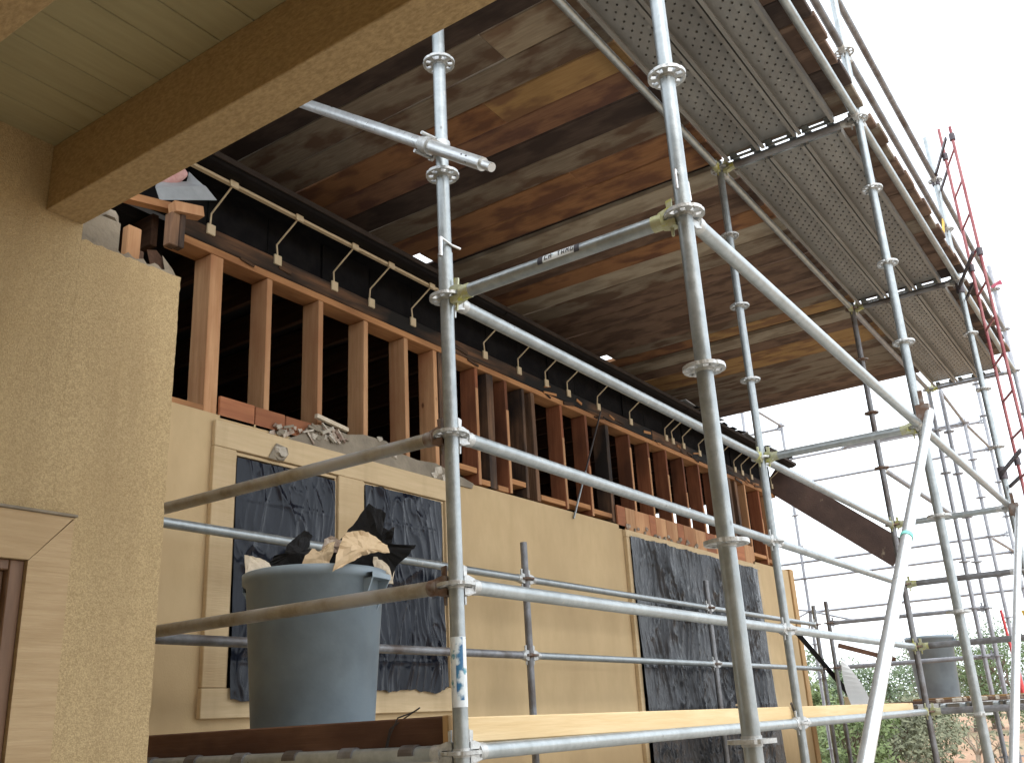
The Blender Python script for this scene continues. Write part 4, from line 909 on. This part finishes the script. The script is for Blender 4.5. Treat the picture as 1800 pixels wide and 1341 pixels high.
# ------------------------------------------------------------------ far platform and small things on it
for k in range(13):
    x = 9.25 + k * .27
    solo('platform_board', MB((x, .9, -1.46)).bbox((x, -.95, -1.478), (x + .25, 2.5 + .1 * (k % 3), -1.44 + .004 * (k % 2)), .004), ('plk_brown', 'plk_ochre', 'plk_gray')[k % 3],
         'board of the far platform under the distant bin, %s from the near side' % ORD[k], 'plank', 'boards of the far platform')
for z in (-1.5,):
    ledger((9.3, -.10, z), (12.75, -.08, z), 'far platform edge tube on the open side', 'galv_far', 'galv_far', 'galv_far')
    ledger((10.98, 2.93, z), (12.75, 2.93, z), 'far platform edge tube on the house side', 'galv_far', 'galv_far', 'galv_far')
solo('lumber', MB((8.9, .4, -1.4)).bbox((8.9, -.85, -1.437), (9.1, .75, -1.39), .004), 'plk_ochre', 'light brown timber lying across the platform below the far bin', 'timber', 'timbers on the far platform')
solo('lumber', MB((8.7, .4, -1.4)).bbox((8.55, -.80, -1.445), (8.85, 1.2, -1.41), .004), 'plk_brown', 'dark brown timber lying nearest below the far bin', 'timber', 'timbers on the far platform')
solo('lumber', MB((9.2, -.6, -1.36)).bbox((9.1, -1.2, -1.435), (9.23, -.35, -1.36), .004), 'gutter', 'black timber on the platform right of the far bin', 'timber', 'timbers on the far platform')
solo('lumber', MB((8.6, 1.2, -1.4)).bbox((8.3, 1.22, -1.44), (8.9, 1.30, -1.33), .004), 'toe_new', 'pale wood block by the house corner on the platform', 'timber', 'timbers on the far platform')
for k in range(3):
    deck(2 * BX, -.195 - .242 * k, -1.5, 'steel plank of the outer walkway under the far bin, %s' % NP[k], 'steel planks of the outer walkway')
for i in range(14):
    x = 6.5 + rs.uniform(-.3, .3); y = -.05 - i * .06
    c = (x, y, -1.43 + .01)
    mb = MB(c); mb.obox(c, Vector((1, .3, .1)).normalized(), Vector((-.3, 1, 0)).normalized(), (0, 0, 1), rs.uniform(.015, .035), rs.uniform(.012, .03), .012)
    solo('rubble_piece', mb, 'plaster' if i % 2 else 'rubble', 'small pale crumb of plaster on the walkway edge', 'rubble', 'plaster crumbs on the walkway')
ws = MB((8.4, .75, -1.2)); V = []
for j in range(11):
    t = j / 10; wd_ = .008 + .075 * sin(pi * min(1, t * .62))
    cx_ = 6.62 + .03 * sin(t * 2); cy_ = .66 + .10 * (1 - t)
    for s_ in (-1, 1): V.append((cx_ + .02 * s_, cy_ - wd_ * s_, -1.44 + .40 * (1 - t)))
ws.add(V, [(2 * j, 2 * j + 1, 2 * j + 3, 2 * j + 2) for j in range(10)])
ws.add([Vector(v) + Vector((.012, .004, 0)) for v in V], [(2 * j, 2 * j + 2, 2 * j + 3, 2 * j + 1) for j in range(10)])
solo('plastic_offcut', ws, 'white', 'pointed white plastic offcut leaning by the big diagonal brace', 'offcut')
solo('steel_bar', MB((9.1, -.35, -1)).tube((9.1, -.30, -1.43), (9.1, -.26, -.55), .014, 8).tube((9.1, -.30, -1.43), (9.1, -.285, -1.02), .026, 10), 'redbar', 'red steel bar standing right of the far bin', 'bar')
solo('ratchet_strap', MB((9.2, -.5, -1)).beam((9.3, -.44, -.56), (9.3, -.50, -.82), .03, .004, up=(1, 0, 0)).beam((9.3, -.50, -.82), (9.3, -.66, -1.25), .05, .005, up=(1, 0, 0)), 'yellow', 'yellow strap hanging from the far rail', 'strap')
solo('sheet_rag', MB((9.2, -.6, -.2)).plate([(9.2, -.52, -.36), (9.2, -.66, -.33), (9.2, -.72, -.52), (9.2, -.60, -.60), (9.2, -.55, -.48)], (1, 0, 0), .01), 'white', 'pale rag hanging from the far rail by the right brace', 'rag')
for i, (a, b) in enumerate((((9.0, 1.95, -.55), (9.35, 1.45, -1.43)), ((9.25, 1.55, -.75), (9.5, 1.0, -.95)))):
    solo('prop_timber', MB(a).beam(a, b, .035, .05), 'gutter' if i == 0 else 'toe_old', ('dark prop leaning at the house corner', 'short brown batten poking out at the house corner')[i], 'timber', 'props at the house corner')

# ------------------------------------------------------------------ trees behind
def tree(x, y, h, spread, mt, label, seed, leaves=5200, leaf=.11, low=.15, bark='bark', name='tree', cat='tree'):
    r = random.Random(seed); z0 = height(x, y)
    root = thing(name, (x, y, z0), label, cat, 'trees and shrubs behind the scaffold')
    tb = MB((x, y, z0)); tips = []
    def limb(p, d, L, rad, lev):
        q = p + d * L; tb.tube(p, q, rad, 7, r2=rad * .62); tips.append((q, lev))
        if lev < 3:
            for k in range(r.choice((2, 3, 3))):
                nd = (d + Vector((r.uniform(-1, 1), r.uniform(-1, 1), r.uniform(-.25, .7))) * .85).normalized()
                limb(q, nd, L * r.uniform(.6, .85), rad * .6, lev + 1)
    for k in range(r.choice((1, 2, 3))):
        limb(Vector((x + r.uniform(-.15, .15), y + r.uniform(-.15, .15), z0 - .05)), Vector((r.uniform(-.2, .2), r.uniform(-.2, .2), 1)).normalized(), h * .28, .035 * h, 0)
    part('trunk', tb, bark, root)
    cl_ = []
    for k in range(26):
        a = r.uniform(0, 2 * pi); t = r.uniform(low, .95); R = spread * math.sqrt(r.random()) * (1 - .55 * abs(t - .45) / .55)
        cl_.append((Vector((x + R * cos(a), y + R * sin(a), z0 + h * t)), spread * r.uniform(.2, .42)))
    lv = MB((x, y, z0 + h * .5)); V = []; F = []
    for k in range(leaves):
        c, R = cl_[int(r.random() ** 1.3 * len(cl_)) % len(cl_)]
        d = Vector((r.gauss(0, 1), r.gauss(0, 1), r.gauss(0, .8))).normalized() * R * r.random() ** .45
        p = c + d; u = Vector((r.gauss(0, 1), r.gauss(0, 1), r.gauss(0, 1))).normalized(); v = u.orthogonal().normalized(); s = leaf * r.uniform(.5, 1.2)
        b = len(V); V += [p - u * s, p + v * s * .45, p + u * s, p - v * s * .45]; F.append((b, b + 1, b + 2, b + 3))
    lv.add(V, F); part('crown', lv, mt, root)
def tpos(u, dist):
    """ground point seen at photo column u near the horizon, dist metres from the camera (lay-out aid)"""
    d = _r * ((u - 900) / 1691.) + _f + _d * .33; d.z = 0; d.normalize(); return CAM.x + d.x * dist, CAM.y + d.y * dist
TS = [(1470, 30, 3.6, 1.7, 0, 'bushy green tree framed between house corner and the white offcut'), (1510, 27, 3.0, 1.5, 3, 'dark green tree behind the big diagonal brace'), (1438, 24, 2.4, 1.0, 1, 'low green shrub right beside the house corner'),
      (1570, 29, 3.1, 1.8, 3, 'wide dark tree left of the far bin'), (1620, 38, 3.7, 2.0, 2, 'dull olive tree behind the far bin'), (1700, 40, 4.2, 1.6, 1, 'bright green tree right of the far bin'), (1745, 42, 5.0, 1.9, 3, 'tall dark tree near the right edge'),
      (1800, 38, 4.2, 1.8, 0, 'green tree cut by the right edge'), (1545, 22, 2.0, 1.5, 2, 'grey green bush below the platform behind the brace'), (1600, 26, 1.9, 1.3, 2, 'sage bush below the far bin'), (1480, 20, 1.8, 1.2, 1, 'leafy bush below the pale toe board end'),
      (1860, 34, 4.0, 2.2, 0, 'tree just outside the right edge'), (1655, 44, 4.0, 2.4, 3, 'distant dark tree between the far poles'), (1400, 32, 3.4, 2.0, 0, 'tree mostly hidden behind the house corner')]
for i, (u, dist, h, sp, mt, lab) in enumerate(TS):
    x, y = tpos(u, dist); tree(x, y, h * .8, sp * .9, 'leaf%d' % mt, lab, 50 + i, leaves=4200, leaf=.06)
for i, (u, dist, h) in enumerate(((1690, 17, 1.5), (1760, 16, 1.3))):
    x, y = tpos(u, dist); tree(x, y, h, .6, 'leaf2', ('bare twiggy shrub on the red earth', 'small bare shrub on the red earth by the right brace')[i], 90 + i, leaves=90, leaf=.05, bark='bark_pale', name='shrub', cat='shrub')
